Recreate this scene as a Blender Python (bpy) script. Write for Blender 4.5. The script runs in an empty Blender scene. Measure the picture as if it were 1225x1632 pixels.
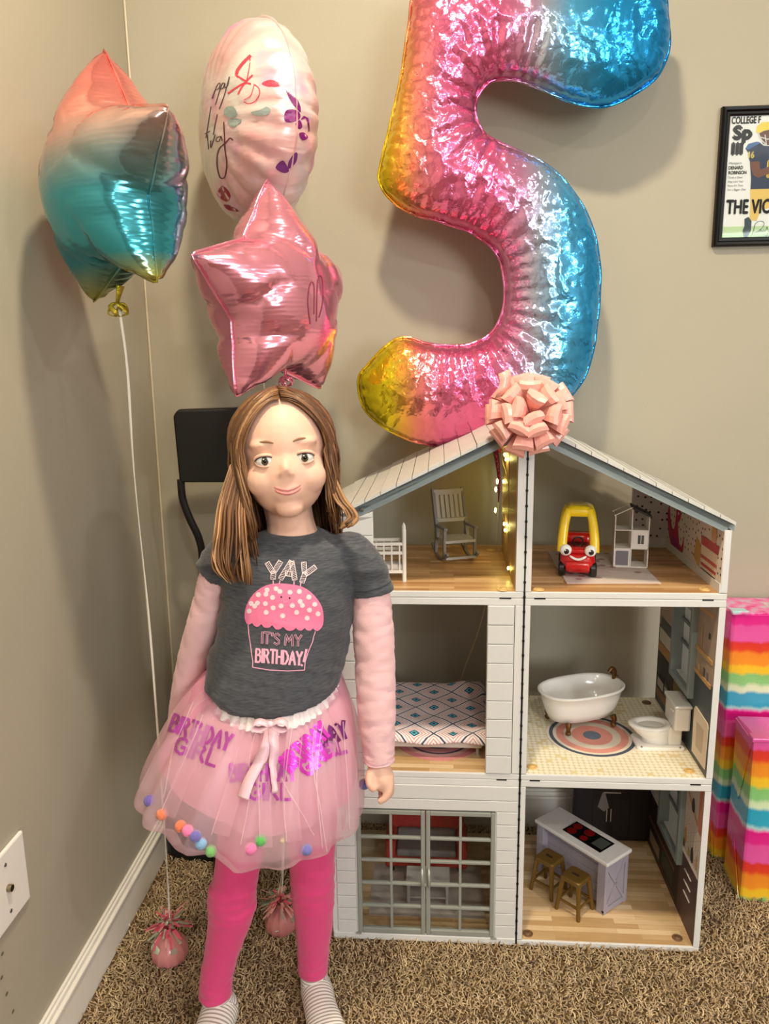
import bpy, bmesh, math, random
import numpy as np
from mathutils import Vector, Matrix, noise, geometry
from mathutils.bvhtree import BVHTree

random.seed(5)
SC = bpy.context.scene
COL = SC.collection

# ------------------------------------------------------------------ camera
FPX, CAMH, PITCH, ROLL = 1226.0, 1.2, 0.2018, -0.0133
_c, _s, _cr, _sr = math.cos(PITCH), math.sin(PITCH), math.cos(ROLL), math.sin(ROLL)
_r0, _d0, _f0 = Vector((1, 0, 0)), Vector((0, -_s, -_c)), Vector((0, _c, -_s))
_R = _r0 * _cr - _d0 * _sr
_D = _r0 * _sr + _d0 * _cr
cam_data = bpy.data.cameras.new('camera')
cam_data.sensor_width = 36.0
cam_data.lens = FPX / 1632.0 * 36.0
cam_data.clip_start = 0.02
cam = bpy.data.objects.new('camera', cam_data)
COL.objects.link(cam)
cam.matrix_world = Matrix(((_R.x, -_D.x, -_f0.x, 0), (_R.y, -_D.y, -_f0.y, 0), (_R.z, -_D.z, -_f0.z, CAMH), (0, 0, 0, 1)))
SC.camera = cam

# ------------------------------------------------------------------ exposure and world
SC.view_settings.view_transform = 'Standard'
SC.view_settings.look = 'None'
SC.view_settings.exposure = 0.3
SC.view_settings.gamma = 1.0
SC.view_settings.use_curve_mapping = False
SC.cycles.max_bounces = 8
world = bpy.data.worlds.new('world')
SC.world = world
world.use_nodes = True
world.node_tree.nodes['Background'].inputs[0].default_value = (0.80, 0.88, 1.0, 1)
world.node_tree.nodes['Background'].inputs[1].default_value = 0.6

# the room frame: corner of the two walls, turned by 3.4 degrees
WC, WA = Vector((-0.5483, 1.8488, 0)), 0.0599
EX, EY = Vector((math.cos(WA), -math.sin(WA), 0)), Vector((math.sin(WA), math.cos(WA), 0))
RX, RY, RZ = 3.6, -4.6, 2.55          # the room's far sides in its own frame
def room(u, v, z=0.0):
    return WC + EX * u + EY * v + Vector((0, 0, z))

def area(name, loc, target, size, power, color, shape='DISK', size_y=None, spread=None):
    d = bpy.data.lights.new(name, 'AREA')
    d.shape = shape; d.size = size; d.energy = power; d.color = color
    if size_y: d.size_y = size_y
    if spread: d.spread = spread
    o = bpy.data.objects.new(name, d); COL.objects.link(o)
    o.location = loc
    o.rotation_euler = (Vector(target) - Vector(loc)).to_track_quat('-Z', 'Y').to_euler()
    return o
COOL = (1.0, 0.985, 0.97)
CANS = [(0.62, -1.0, 23), (2.15, -1.2, 4), (0.95, -2.5, 12), (2.6, -2.2, 17), (1.35, -3.9, 8)]
CAN_COL = [(1.0, 0.86, 0.62), COOL, (1.0, 0.93, 0.82), COOL, COOL]
for i, (u, v, p) in enumerate(CANS):
    l = room(u, v, RZ - 0.012)
    area('can_light', l, l + Vector((0, 0, -1)), 0.13, p, CAN_COL[i])
# cool soft fill from behind the camera, set at an added, unseen window
area('window_fill_light', room(2.55, RY + 0.06, 1.45), room(.6, 0, 0.9), 1.7, 62, (0.87, 0.945, 1.0), 'RECTANGLE', 1.2)

# ------------------------------------------------------------------ measuring
def ray(px, py):
    x, y = px - 612.5, py - 816.0
    a, b = x * _cr + y * _sr, -x * _sr + y * _cr
    return Vector((a / FPX, _c - b / FPX * _s, -_s - b / FPX * _c))
CAMP = Vector((0, 0, CAMH))
def P(px, py, Y):
    d = ray(px, py); return CAMP + d * (Y / d.y)
def PZ(px, py, Z):
    d = ray(px, py); return CAMP + d * ((Z - CAMH) / d.z)
def pxsize(p):          # metres per pixel at a point
    d = Vector(p) - CAMP
    return d.dot(_f0) / FPX

# ------------------------------------------------------------------ materials
MATS = {}
def _mat(name):
    m = bpy.data.materials.new(name); m.use_nodes = True
    return m, m.node_tree.nodes, m.node_tree.links, m.node_tree.nodes['Principled BSDF']
def srgb(r, g, b):
    f = lambda c: ((c / 255 + .055) / 1.055) ** 2.4 if c / 255 > .04045 else c / 255 / 12.92
    return (f(r), f(g), f(b), 1)
def mat(name, col, rough=.5, metal=0, bump=0, bscale=60, var=0, vscale=8, spec=None, coat=0, emit=None, estr=0, trans=0, sub=0, alpha=1, sheen=0, detail=3):
    if name in MATS: return MATS[name]
    m, N, L, b = _mat(name)
    if len(col) == 3: col = srgb(*col)
    b.inputs['Base Color'].default_value = col
    b.inputs['Roughness'].default_value = rough
    b.inputs['Metallic'].default_value = metal
    if spec is not None: b.inputs['Specular IOR Level'].default_value = spec
    if coat: b.inputs['Coat Weight'].default_value = coat
    if sheen: b.inputs['Sheen Weight'].default_value = sheen
    if trans: b.inputs['Transmission Weight'].default_value = trans
    if sub:
        b.inputs['Subsurface Weight'].default_value = sub
        b.inputs['Subsurface Radius'].default_value = (.012, .005, .003)
        b.inputs['Subsurface Scale'].default_value = .4
    if emit:
        b.inputs['Emission Color'].default_value = emit if len(emit) == 4 else srgb(*emit)
        b.inputs['Emission Strength'].default_value = estr
    if alpha < 1: b.inputs['Alpha'].default_value = alpha
    if bump or var:
        tc = N.new('ShaderNodeTexCoord')
    if var:
        n = N.new('ShaderNodeTexNoise'); n.inputs['Scale'].default_value = vscale; n.inputs['Detail'].default_value = detail
        L.new(tc.outputs['Object'], n.inputs['Vector'])
        mx = N.new('ShaderNodeMixRGB'); mx.blend_type = 'MULTIPLY'
        mx.inputs[0].default_value = 1
        r = N.new('ShaderNodeMapRange'); r.inputs[3].default_value = 1 - var; r.inputs[4].default_value = 1 + var
        r.inputs[1].default_value = .25; r.inputs[2].default_value = .75
        L.new(n.outputs['Fac'], r.inputs[0])
        mx.inputs[1].default_value = col
        L.new(r.outputs[0], mx.inputs[2])
        L.new(mx.outputs[0], b.inputs['Base Color'])
    if bump:
        n = N.new('ShaderNodeTexNoise'); n.inputs['Scale'].default_value = bscale; n.inputs['Detail'].default_value = 4
        L.new(tc.outputs['Object'], n.inputs['Vector'])
        bp = N.new('ShaderNodeBump'); bp.inputs['Strength'].default_value = bump; bp.inputs['Distance'].default_value = .002
        L.new(n.outputs['Fac'], bp.inputs['Height']); L.new(bp.outputs[0], b.inputs['Normal'])
    MATS[name] = m
    return m
def ramp(N, stops, interp='LINEAR'):
    r = N.new('ShaderNodeValToRGB'); r.color_ramp.interpolation = interp
    e = r.color_ramp.elements
    while len(e) > 1: e.remove(e[-1])
    e[0].position = stops[0][0]; e[0].color = stops[0][1]
    for p, c in stops[1:]:
        k = e.new(p); k.color = c
    return r

# ------------------------------------------------------------------ mesh building
class MB:
    def __init__(self): self.v = []; self.f = []
    def add(self, vs, fs):
        n = len(self.v); self.v += [tuple(p) for p in vs]; self.f += [tuple(i + n for i in q) for q in fs]; return self
    def box(self, x0, x1, y0, y1, z0, z1, M=None):
        vs = [Vector((x, y, z)) for z in (z0, z1) for y in (y0, y1) for x in (x0, x1)]
        if M is not None: vs = [M @ p for p in vs]
        return self.add(vs, [(0, 2, 3, 1), (4, 5, 7, 6), (0, 1, 5, 4), (2, 6, 7, 3), (0, 4, 6, 2), (1, 3, 7, 5)])
    def bar(self, a, b, w, d, up=(0, 0, 1)):      # a rectangular bar from a to b, w across and d along up
        a, b, up = Vector(a), Vector(b), Vector(up)
        t = (b - a); l = t.length; t.normalize()
        s = t.cross(up)
        if s.length < 1e-6: s = t.cross(Vector((1, 0, 0)))
        s.normalize(); u = s.cross(t)
        M = Matrix(((s.x, t.x, u.x, a.x), (s.y, t.y, u.y, a.y), (s.z, t.z, u.z, a.z), (0, 0, 0, 1)))
        return self.box(-w / 2, w / 2, 0, l, -d / 2, d / 2, M)
    def loft(self, rings, cap0=True, cap1=True, closed=True):
        n = len(rings[0]); vs = [p for r in rings for p in r]; fs = []
        m = n if closed else n - 1
        for i in range(len(rings) - 1):
            for j in range(m):
                k = (j + 1) % n
                fs.append((i * n + j, i * n + k, (i + 1) * n + k, (i + 1) * n + j))
        if cap0: fs.append(tuple(reversed(range(n))))
        if cap1: fs.append(tuple((len(rings) - 1) * n + j for j in range(n)))
        return self.add(vs, fs)
    def tube(self, pts, r, n=8, cap=True, flat=None, up=None):
        pts = [Vector(p) for p in pts]
        rs = r if isinstance(r, (list, tuple)) else [r] * len(pts)
        rings = []; pu = Vector(up) if up else None
        for i, p in enumerate(pts):
            t = (pts[min(i + 1, len(pts) - 1)] - pts[max(i - 1, 0)])
            if t.length < 1e-9: t = Vector((0, 0, 1))
            t.normalize()
            if pu is None: pu = Vector((0, 0, 1)) if abs(t.z) < .9 else Vector((1, 0, 0))
            s = t.cross(pu)
            if s.length < 1e-6: s = t.cross(Vector((.3, .9, .1)))
            s.normalize(); u = s.cross(t); pu = u
            k = flat if flat else 1
            rings.append([p + s * (math.cos(2 * math.pi * j / n) * rs[i]) + u * (math.sin(2 * math.pi * j / n) * rs[i] * k) for j in range(n)])
        return self.loft(rings, cap, cap)
    def sphere(self, c, r, nu=16, nv=10, M=None):
        c = Vector(c); r = r if isinstance(r, (tuple, list)) else (r, r, r)
        vs = [Vector((0, 0, -r[2]))]
        for i in range(1, nv):
            a = -math.pi / 2 + math.pi * i / nv
            for j in range(nu):
                b = 2 * math.pi * j / nu
                vs.append(Vector((r[0] * math.cos(a) * math.cos(b), r[1] * math.cos(a) * math.sin(b), r[2] * math.sin(a))))
        vs.append(Vector((0, 0, r[2])))
        if M is not None: vs = [M.to_3x3() @ p for p in vs]
        vs = [p + c for p in vs]; fs = []
        for j in range(nu): fs.append((0, 1 + (j + 1) % nu, 1 + j))
        for i in range(nv - 2):
            for j in range(nu):
                k = (j + 1) % nu
                fs.append((1 + i * nu + j, 1 + i * nu + k, 1 + (i + 1) * nu + k, 1 + (i + 1) * nu + j))
        for j in range(nu): fs.append((len(vs) - 1, 1 + (nv - 2) * nu + j, 1 + (nv - 2) * nu + (j + 1) % nu))
        return self.add(vs, fs)
    def lathe(self, prof, c=(0, 0, 0), n=24, M=None, cap=True):
        c = Vector(c)
        rings = []
        for r, z in prof:
            ring = [Vector((r * math.cos(2 * math.pi * j / n), r * math.sin(2 * math.pi * j / n), z)) for j in range(n)]
            if M is not None: ring = [M @ p for p in ring]
            rings.append([p + c for p in ring])
        return self.loft(rings, cap, cap)
    def prism(self, poly, fn, t):                # fn(u, v, w) -> point; a polygon given thickness
        n = len(poly)
        vs = [fn(u, v, 0) for u, v in poly] + [fn(u, v, t) for u, v in poly]
        tri = geometry.tessellate_polygon([[Vector((u, v, 0)) for u, v in poly]])
        fs = [tuple(q) for q in tri] + [tuple(i + n for i in reversed(q)) for q in tri]
        fs += [(i, (i + 1) % n, (i + 1) % n + n, i + n) for i in range(n)]
        return self.add(vs, fs)
    def sheet(self, poly, fn):                   # flat print
        tri = geometry.tessellate_polygon([[Vector((u, v, 0)) for u, v in poly]])
        return self.add([fn(u, v) for u, v in poly], [tuple(q) for q in tri])
    def build(self, name, material, parent=None, smooth=False, bevel=0, sub=0, fix=True, seg=2):
        me = bpy.data.meshes.new(name)
        me.from_pydata(self.v, [], self.f)
        if fix:
            bm = bmesh.new(); bm.from_mesh(me); bmesh.ops.recalc_face_normals(bm, faces=bm.faces); bm.to_mesh(me); bm.free()
        me.materials.append(material)
        if smooth: me.polygons.foreach_set('use_smooth', [True] * len(me.polygons))
        me.update()
        o = bpy.data.objects.new(name, me); COL.objects.link(o)
        if parent is not None: o.parent = parent
        if bevel:
            md = o.modifiers.new('bevel', 'BEVEL'); md.width = bevel; md.segments = seg; md.limit_method = 'ANGLE'; md.angle_limit = .6
        if sub:
            md = o.modifiers.new('sub', 'SUBSURF'); md.levels = sub; md.render_levels = sub
        return o
def tag(o, label=None, cat=None, group=None, kind=None):
    if label: o['label'] = label
    if cat: o['category'] = cat
    if group: o['group'] = group
    if kind: o['kind'] = kind
    return o
def thing(name, label, cat, loc=(0, 0, 0), rz=0, group=None):
    o = bpy.data.objects.new(name, None); COL.objects.link(o)
    o.empty_display_size = .02
    o.location = loc; o.rotation_euler = (0, 0, rz)
    return tag(o, label, cat, group)
def copy_tree(o, parent=None):
    c = o.copy(); COL.objects.link(c); c.parent = parent
    for ch in list(o.children): copy_tree(ch, c)
    return c
def circle(cx, cy, rx, ry=None, n=20, a0=0, a1=2 * math.pi):
    ry = rx if ry is None else ry
    full = abs(a1 - a0 - 2 * math.pi) < 1e-6
    return [(cx + rx * math.cos(a0 + (a1 - a0) * i / (n if full else n - 1)), cy + ry * math.sin(a0 + (a1 - a0) * i / (n if full else n - 1))) for i in range(n)]
def spline(pts, k=6, closed=False):             # Catmull-Rom through points of any dimension
    pts = [np.array(p, float) for p in pts]; n = len(pts); out = []
    for i in range(n if closed else n - 1):
        if closed: a, b, c, d = pts[(i - 1) % n], pts[i], pts[(i + 1) % n], pts[(i + 2) % n]
        else: a, b, c, d = pts[max(i - 1, 0)], pts[i], pts[i + 1], pts[min(i + 2, n - 1)]
        for j in range(k):
            t = j / k
            out.append(tuple(.5 * ((2 * b) + (-a + c) * t + (2 * a - 5 * b + 4 * c - d) * t * t + (-a + 3 * b - 3 * c + d) * t ** 3)))
    if not closed: out.append(tuple(pts[-1]))
    return out

# hand lettering: strokes in a box 1 high
GLYPH = {
 'A': (.8, [[(0, 0), (.4, 1), (.8, 0)], [(.17, .36), (.63, .36)]]),
 'B': (.68, [[(0, 0), (0, 1), (.42, .97), (.56, .78), (.42, .55), (0, .52)], [(.42, .55), (.66, .38), (.62, .12), (.42, 0), (0, 0)]]),
 'D': (.72, [[(0, 0), (0, 1), (.38, .95), (.68, .62), (.66, .34), (.38, .03), (0, 0)]]),
 'G': (.72, [[(.68, .82), (.45, 1), (.14, .86), (0, .5), (.14, .14), (.45, 0), (.7, .16), (.7, .45), (.42, .45)]]),
 'H': (.7, [[(0, 0), (0, 1)], [(.7, 0), (.7, 1)], [(0, .5), (.7, .5)]]),
 'I': (.06, [[(.03, 0), (.03, 1)]]),
 'L': (.55, [[(0, 1), (0, 0), (.55, 0)]]),
 'M': (.9, [[(0, 0), (.08, 1), (.45, .35), (.82, 1), (.9, 0)]]),
 'R': (.68, [[(0, 0), (0, 1), (.42, .97), (.58, .76), (.42, .53), (0, .5)], [(.3, .52), (.68, 0)]]),
 'S': (.62, [[(.58, .86), (.36, 1), (.1, .9), (.06, .68), (.3, .52), (.56, .36), (.56, .12), (.3, 0), (.02, .12)]]),
 'T': (.7, [[(0, 1), (.7, 1)], [(.35, 1), (.35, 0)]]),
 'Y': (.74, [[(0, 1), (.37, .5), (.74, 1)], [(.37, .5), (.37, 0)]]),
 "'": (.1, [[(.05, 1), (.05, .78)]]),
 '!': (.1, [[(.09, 1), (.05, .32)], [(.03, .1), (.03, 0)]]),
 ' ': (.3, []),
}
def strokes(txt, h, gap=.22):
    x = 0; out = []
    for ch in txt:
        w, pl = GLYPH[ch]
        for p in pl: out.append([((x + a) * h, b * h) for a, b in p])
        x += w + gap
    return out, (x - gap) * h
def ribbon(mb, line, w, fn, step=.004, ends=.5):
    """flat stroke of width w along a 2-D polyline, laid out by fn(u, v)"""
    pts = [np.array(p, float) for p in line]
    res = [pts[0]]
    for a, b in zip(pts, pts[1:]):
        k = max(1, int(np.linalg.norm(b - a) / step))
        res += [a + (b - a) * (i / k) for i in range(1, k + 1)]
    pts = res
    if ends and len(pts) > 1:
        d = pts[0] - pts[1]; l = np.linalg.norm(d)
        if l > 0: pts[0] = pts[0] + d / l * w * ends * .6
        d = pts[-1] - pts[-2]; l = np.linalg.norm(d)
        if l > 0: pts[-1] = pts[-1] + d / l * w * ends * .6
    vs = []
    for i, p in enumerate(pts):
        t = pts[min(i + 1, len(pts) - 1)] - pts[max(i - 1, 0)]
        l = np.linalg.norm(t); t = t / l if l > 0 else np.array([1., 0])
        nrm = np.array([-t[1], t[0]])
        vs += [fn(*(p + nrm * w / 2)), fn(*(p - nrm * w / 2))]
    mb.add(vs, [(2 * i, 2 * i + 1, 2 * i + 3, 2 * i + 2) for i in range(len(pts) - 1)])
def dense(poly, step=.006):
    """a filled polygon as a fine triangle net, so that it can follow a curved surface"""
    p = [np.array(q, float) for q in poly]; ring = []
    for a, b in zip(p, p[1:] + p[:1]):
        k = max(1, int(np.linalg.norm(b - a) / step))
        ring += [a + (b - a) * i / k for i in range(k)]
    n = len(ring)
    xs = [q[0] for q in ring]; ys = [q[1] for q in ring]
    pts = [Vector(q) for q in ring]
    y = min(ys) + step * .5; r = 0
    R = np.array(ring)
    while y < max(ys):
        x = min(xs) + (step * .5 if r % 2 else 0)
        while x < max(xs):
            if np.min((R[:, 0] - x) ** 2 + (R[:, 1] - y) ** 2) > (step * .5) ** 2: pts.append(Vector((x, y)))
            x += step
        y += step * .87; r += 1
    v, e, f, *_ = geometry.delaunay_2d_cdt(pts, [(i, (i + 1) % n) for i in range(n)], [], 1, 1e-7)
    return [(q.x, q.y) for q in v], [tuple(t) for t in f]
def inside_poly(X, Y, poly):
    ins = np.zeros(X.shape, bool); n = len(poly)
    for i in range(n):
        x0, y0 = poly[i]; x1, y1 = poly[(i + 1) % n]
        if y0 == y1: continue
        c = ((y0 > Y) != (y1 > Y)) & (X < (x1 - x0) * (Y - y0) / (y1 - y0) + x0)
        ins ^= c
    return ins
def patch(mb, poly, fn, step=.006):
    v, f = dense(poly, step)
    cx = [q for q in f]
    keep = []
    X = np.array([sum(v[i][0] for i in t) / 3 for t in cx]); Y = np.array([sum(v[i][1] for i in t) / 3 for t in cx])
    m = inside_poly(X, Y, poly)
    keep = [t for t, k in zip(cx, m) if k]
    mb.add([fn(*q) for q in v], keep)
def font_mesh(txt, size, shear=0, xs=1.0):
    c = bpy.data.curves.new('lettering', 'FONT'); c.body = txt; c.size = size; c.shear = shear; c.resolution_u = 3
    o = bpy.data.objects.new('lettering', c); COL.objects.link(o)
    bpy.context.view_layer.update()
    me = bpy.data.meshes.new_from_object(o.evaluated_get(bpy.context.evaluated_depsgraph_get()))
    v = [(q.co.x * xs, q.co.y) for q in me.vertices]; f = [tuple(p.vertices) for p in me.polygons]
    bpy.data.objects.remove(o); bpy.data.meshes.remove(me); bpy.data.curves.remove(c)
    return v, f

# ================================================================== the room
M_wall = mat('wall_paint', (173, 166, 148), .62, bump=.12, bscale=260, var=.02, vscale=3)
M_trim = mat('trim_white', (236, 232, 222), .38)
M_ceil = mat('ceiling_white', (240, 236, 226), .8)
def rbox(mb, u0, u1, v0, v1, z0, z1): return mb.box(u0, u1, v0, v1, z0, z1)
def struct(name, mb, m, **k):
    o = mb.build(name, m, **k); o.location = WC; o.rotation_euler = (0, 0, -WA); o['kind'] = 'structure'; return o
T = .1
struct('wall_back', MB().box(-T, RX + T, 0, T, -.02, RZ), M_wall)
struct('wall_left', MB().box(-T, 0, RY, 0, -.02, RZ), M_wall)
struct('wall_right', MB().box(RX, RX + T, RY, 0, -.02, RZ), M_wall)
# the wall behind the camera, opened for a made-up window that gives fill light
w0, w1, wz0, wz1 = 1.70, 3.40, .85, 2.05
wf = MB().box(-T, w0, RY - T, RY, -.02, RZ).box(w1, RX + T, RY - T, RY, -.02, RZ).box(w0, w1, RY - T, RY, -.02, wz0).box(w0, w1, RY - T, RY, wz1, RZ)
struct('wall_front', wf, M_wall)
struct('ceiling', MB().box(-T, RX + T, RY - T, T, RZ, RZ + T), M_ceil)
win = struct('fill_window_1', MB().box(w0, w1, RY - .07, RY - .06, wz0, wz1), mat('fill_window_glow', (255, 250, 240), .4, emit=(255, 248, 236), estr=2.2))  # glowing pane added out of view for soft fill and foil reflections
fr = MB()
for a, b in ((w0 - .06, w0 + .03), (w1 - .03, w1 + .06), ((w0 + w1) / 2 - .03, (w0 + w1) / 2 + .03)): fr.box(a, b, RY - .05, RY + .015, wz0 - .06, wz1 + .06)
for a, b in ((wz0 - .06, wz0 + .03), (wz1 - .03, wz1 + .06)): fr.box(w0 - .06, w1 + .06, RY - .05, RY + .017, a, b)
fr.build('fill_window_frame', M_trim, win)  # frame round the added fill pane

# baseboards with a stepped top
def board(fn_box):
    mb = MB()
    fn_box(mb, .013, 0, .082); fn_box(mb, .0165, .080, .088); fn_box(mb, .010, .088, .098); fn_box(mb, .0062, .098, .105)
    return mb
struct('baseboard_left', board(lambda mb, t, a, b: mb.box(0, t, RY, 0, a, b)), M_trim, bevel=.0022)
struct('baseboard_back', board(lambda mb, t, a, b: mb.box(.0166, RX, -t, 0, a, b)), M_trim, bevel=.0022)
struct('baseboard_right', board(lambda mb, t, a, b: mb.box(RX - t, RX, RY, -.0166, a, b)), M_trim)
# the painted caulk bead that runs up the corner
struct('trim_1', MB().tube([(.003, -.003, .105), (.003, -.003, RZ)], .0028, 6), mat('caulk', (204, 193, 168), .5))

# ceiling lamps
M_lampw = mat('lamp_trim', (245, 243, 238), .4)
M_lampe = mat('lamp_glow', (255, 236, 205), .4, emit=(255, 226, 180), estr=14)
for i, (u, v, p) in enumerate(CANS):
    names = ['nearest the balloon corner', 'nearest the picture wall', 'in the middle of the row over the photographer', 'on the far side over the photographer', 'closest to the added fill window']
    t = thing('ceiling_light', 'round white recessed ceiling light ' + names[i], 'ceiling light', room(u, v, RZ), 0, 'recessed ceiling lights')
    MB().lathe([(.066, -.001), (.085, -.001), (.085, -.008), (.066, -.012)], n=28, cap=False).build('trim_ring', M_lampw, t, smooth=True)
    MB().lathe([(.0, -.004), (.066, -.004)], n=28, cap=False).build('lens', M_lampe, t)

# floor and carpet pile
m, N, L, b = _mat('carpet')
tc = N.new('ShaderNodeTexCoord'); n1 = N.new('ShaderNodeTexNoise'); n1.inputs['Scale'].default_value = 170; n1.inputs['Detail'].default_value = 4
n2 = N.new('ShaderNodeTexNoise'); n2.inputs['Scale'].default_value = 4
L.new(tc.outputs['Object'], n1.inputs['Vector']); L.new(tc.outputs['Object'], n2.inputs['Vector'])
r = ramp(N, [(.3, srgb(70, 50, 26)), (.5, srgb(110, 84, 50)), (.7, srgb(150, 122, 84))])
L.new(n1.outputs['Fac'], r.inputs[0]); L.new(r.outputs[0], b.inputs['Base Color']); b.inputs['Roughness'].default_value = .95
bp = N.new('ShaderNodeBump'); bp.inputs['Strength'].default_value = 1; bp.inputs['Distance'].default_value = .008
L.new(n1.outputs['Fac'], bp.inputs['Height']); L.new(bp.outputs[0], b.inputs['Normal'])
M_carpet = m
floor = struct('floor', MB().box(-T, RX + T, RY - T, T, -.05, 0), M_carpet)

m, N, L, b = _mat('carpet_tufts')
at = N.new('ShaderNodeAttribute'); at.attribute_name = 'tint'
r = ramp(N, [(0, srgb(112, 86, 52)), (.25, srgb(184, 152, 106)), (.6, srgb(212, 182, 134)), (1, srgb(240, 214, 168))])
L.new(at.outputs['Fac'], r.inputs[0]); L.new(r.outputs[0], b.inputs['Base Color']); b.inputs['Roughness'].default_value = .9
b.inputs['Sheen Weight'].default_value = .25
M_tuft = m
def carpet_pile():
    rg = np.random.default_rng(3)
    sp = .0058
    us = np.arange(.02, 1.75, sp); vs = np.arange(-1.02, -.02, sp)
    U, V = np.meshgrid(us, vs); U = U.ravel() + rg.uniform(-.45, .45, U.size) * sp; V = V.ravel() + rg.uniform(-.45, .45, V.size) * sp
    ok = (U > .017) & (V < -.017)
    U, V = U[ok], V[ok]; n = U.size
    # patches that lean one way, as footsteps leave them
    th = np.array([noise.noise(Vector((u * 9, v * 9, 0))) for u, v in zip(U, V)]) * 5 + rg.normal(0, 1.8, n)
    ln = rg.uniform(.007, .017, n)
    lean = rg.uniform(.3, 1.35, n)
    tw = rg.uniform(-1.6, 1.6, n)
    K, S = 4, 3
    verts = np.zeros((n, K * S + 1, 3)); 
    for k in range(K + 1):
        t = k / K
        bx = U + np.cos(th + tw * t * 1.8) * lean * ln * t * .9
        by = V + np.sin(th + tw * t * 1.8) * lean * ln * t * .9
        bz = .0005 + ln * (t - .35 * lean * t * t)
        rad = .0020 * (1.0 - .35 * t)
        if k == K:
            verts[:, K * S, 0] = bx; verts[:, K * S, 1] = by; verts[:, K * S, 2] = bz
        else:
            for s in range(S):
                a = 2 * math.pi * s / S + t * 2.5
                verts[:, k * S + s, 0] = bx + np.cos(a + th) * rad
                verts[:, k * S + s, 1] = by + np.sin(a + th) * rad
                verts[:, k * S + s, 2] = bz
    fl = []
    for k in range(K - 1):
        for s in range(S):
            s2 = (s + 1) % S
            fl += [[k * S + s, k * S + s2, (k + 1) * S + s2], [k * S + s, (k + 1) * S + s2, (k + 1) * S + s]]
    for s in range(S): fl.append([(K - 1) * S + s, (K - 1) * S + (s + 1) % S, K * S])
    fl = np.array(fl); nv = K * S + 1
    F = (fl[None] + (np.arange(n) * nv)[:, None, None]).reshape(-1, 3)
    me = bpy.data.meshes.new('carpet_pile')
    me.vertices.add(n * nv); me.vertices.foreach_set('co', verts.reshape(-1).astype(np.float32))
    me.loops.add(F.size); me.loops.foreach_set('vertex_index', F.reshape(-1).astype(np.int32))
    me.polygons.add(len(F)); me.polygons.foreach_set('loop_start', (np.arange(len(F)) * 3).astype(np.int32))
    me.polygons.foreach_set('use_smooth', np.ones(len(F), bool))
    a = me.attributes.new('tint', 'FLOAT', 'POINT')
    big = np.array([noise.noise(Vector((u * 22, v * 22, 7))) for u, v in zip(U, V)])
    tint = np.clip(.5 + .27 * rg.normal(0, 1, n) + .25 * big, 0, 1)
    a.data.foreach_set('value', np.repeat(tint, nv).astype(np.float32))
    me.materials.append(M_tuft); me.update(calc_edges=True)
    o = bpy.data.objects.new('carpet_pile', me); COL.objects.link(o)
    o.location = WC; o.rotation_euler = (0, 0, -WA)
    tag(o, 'brown twisted shag carpet pile covering the floor', 'carpet', kind='stuff')
carpet_pile()

# the wall plate by the picture's edge
pl = thing('wall_plate', 'white cable wall plate screwed to the wall above the baseboard', 'wall plate', room(0, -.80, .40), -WA)
M_plate = mat('plate_white', (238, 235, 228), .35)
MB().box(0, .007, -.058, .058, -.062, .062).build('cover', M_plate, pl, bevel=.004)
for z in (-.04, .04):
    MB().lathe([(0.0, 0), (.0032, 0), (.0028, .0012), (0, .0014)], (.007, 0, z), 12, Matrix.Rotation(math.pi / 2, 4, 'Y')).build('screw', mat('screw_grey', (120, 118, 112), .4, .7), pl)
MB().lathe([(0.0045, 0), (.0058, 0), (.0055, .007), (.0045, .007)], (.007, 0, 0), 16, Matrix.Rotation(math.pi / 2, 4, 'Y'), cap=False).build('jack', mat('jack_metal', (150, 140, 110), .3, 1), pl)
MB().lathe([(0, 0), (.0045, 0), (.0045, .003), (0, .003)], (.007, 0, 0), 16, Matrix.Rotation(math.pi / 2, 4, 'Y')).build('jack_core', mat('jack_dark', (40, 38, 36), .5), pl)
# scuffs on the wall below it
for i, (px, py) in enumerate(((3, 1558), (11, 1584), (21, 1612), (4, 1520))):
    d = ray(px, py); n = EX; k = (n.dot(WC) + .0008 - n.dot(CAMP)) / n.dot(d); q = CAMP + d * k
    s = MB(); s.add([q + EY * a * .004 + Vector((0, 0, b * .003)) for a, b in circle(0, 0, 1, n=7)], [tuple(range(7))])
    o = s.build('trim_%d' % (i + 2), mat('scuff', (108, 98, 82), .8)); o['kind'] = 'structure'

# ================================================================== the dollhouse
HO, HYAW = Vector((.2594, 1.3772, 0)), -.0718
HM = Matrix.Translation(HO) @ Matrix.Rotation(HYAW, 4, 'Z')
HMI = HM.inverted()
house = thing('dollhouse', 'tall white wooden dollhouse of three storeys with open rooms and slanted roof', 'dollhouse', HO, HYAW)
DEP, ZG, Z1, Z2 = .36, .014, .389, .763
XL, XR = -.3795, .368
M_hw = mat('house_white', (222, 221, 219), .42, var=.012, vscale=40)
M_board = mat('house_board', (218, 217, 215), .45, var=.015, vscale=60)
M_teal = mat('house_teal', (140, 152, 153), .4)
M_shingle = mat('shingle_white', (206, 205, 200), .55, var=.05, vscale=30)
M_black = mat('black_metal', (22, 21, 20), .45, .3)
M_frame = mat('door_grey', (148, 151, 143), .42)

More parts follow.
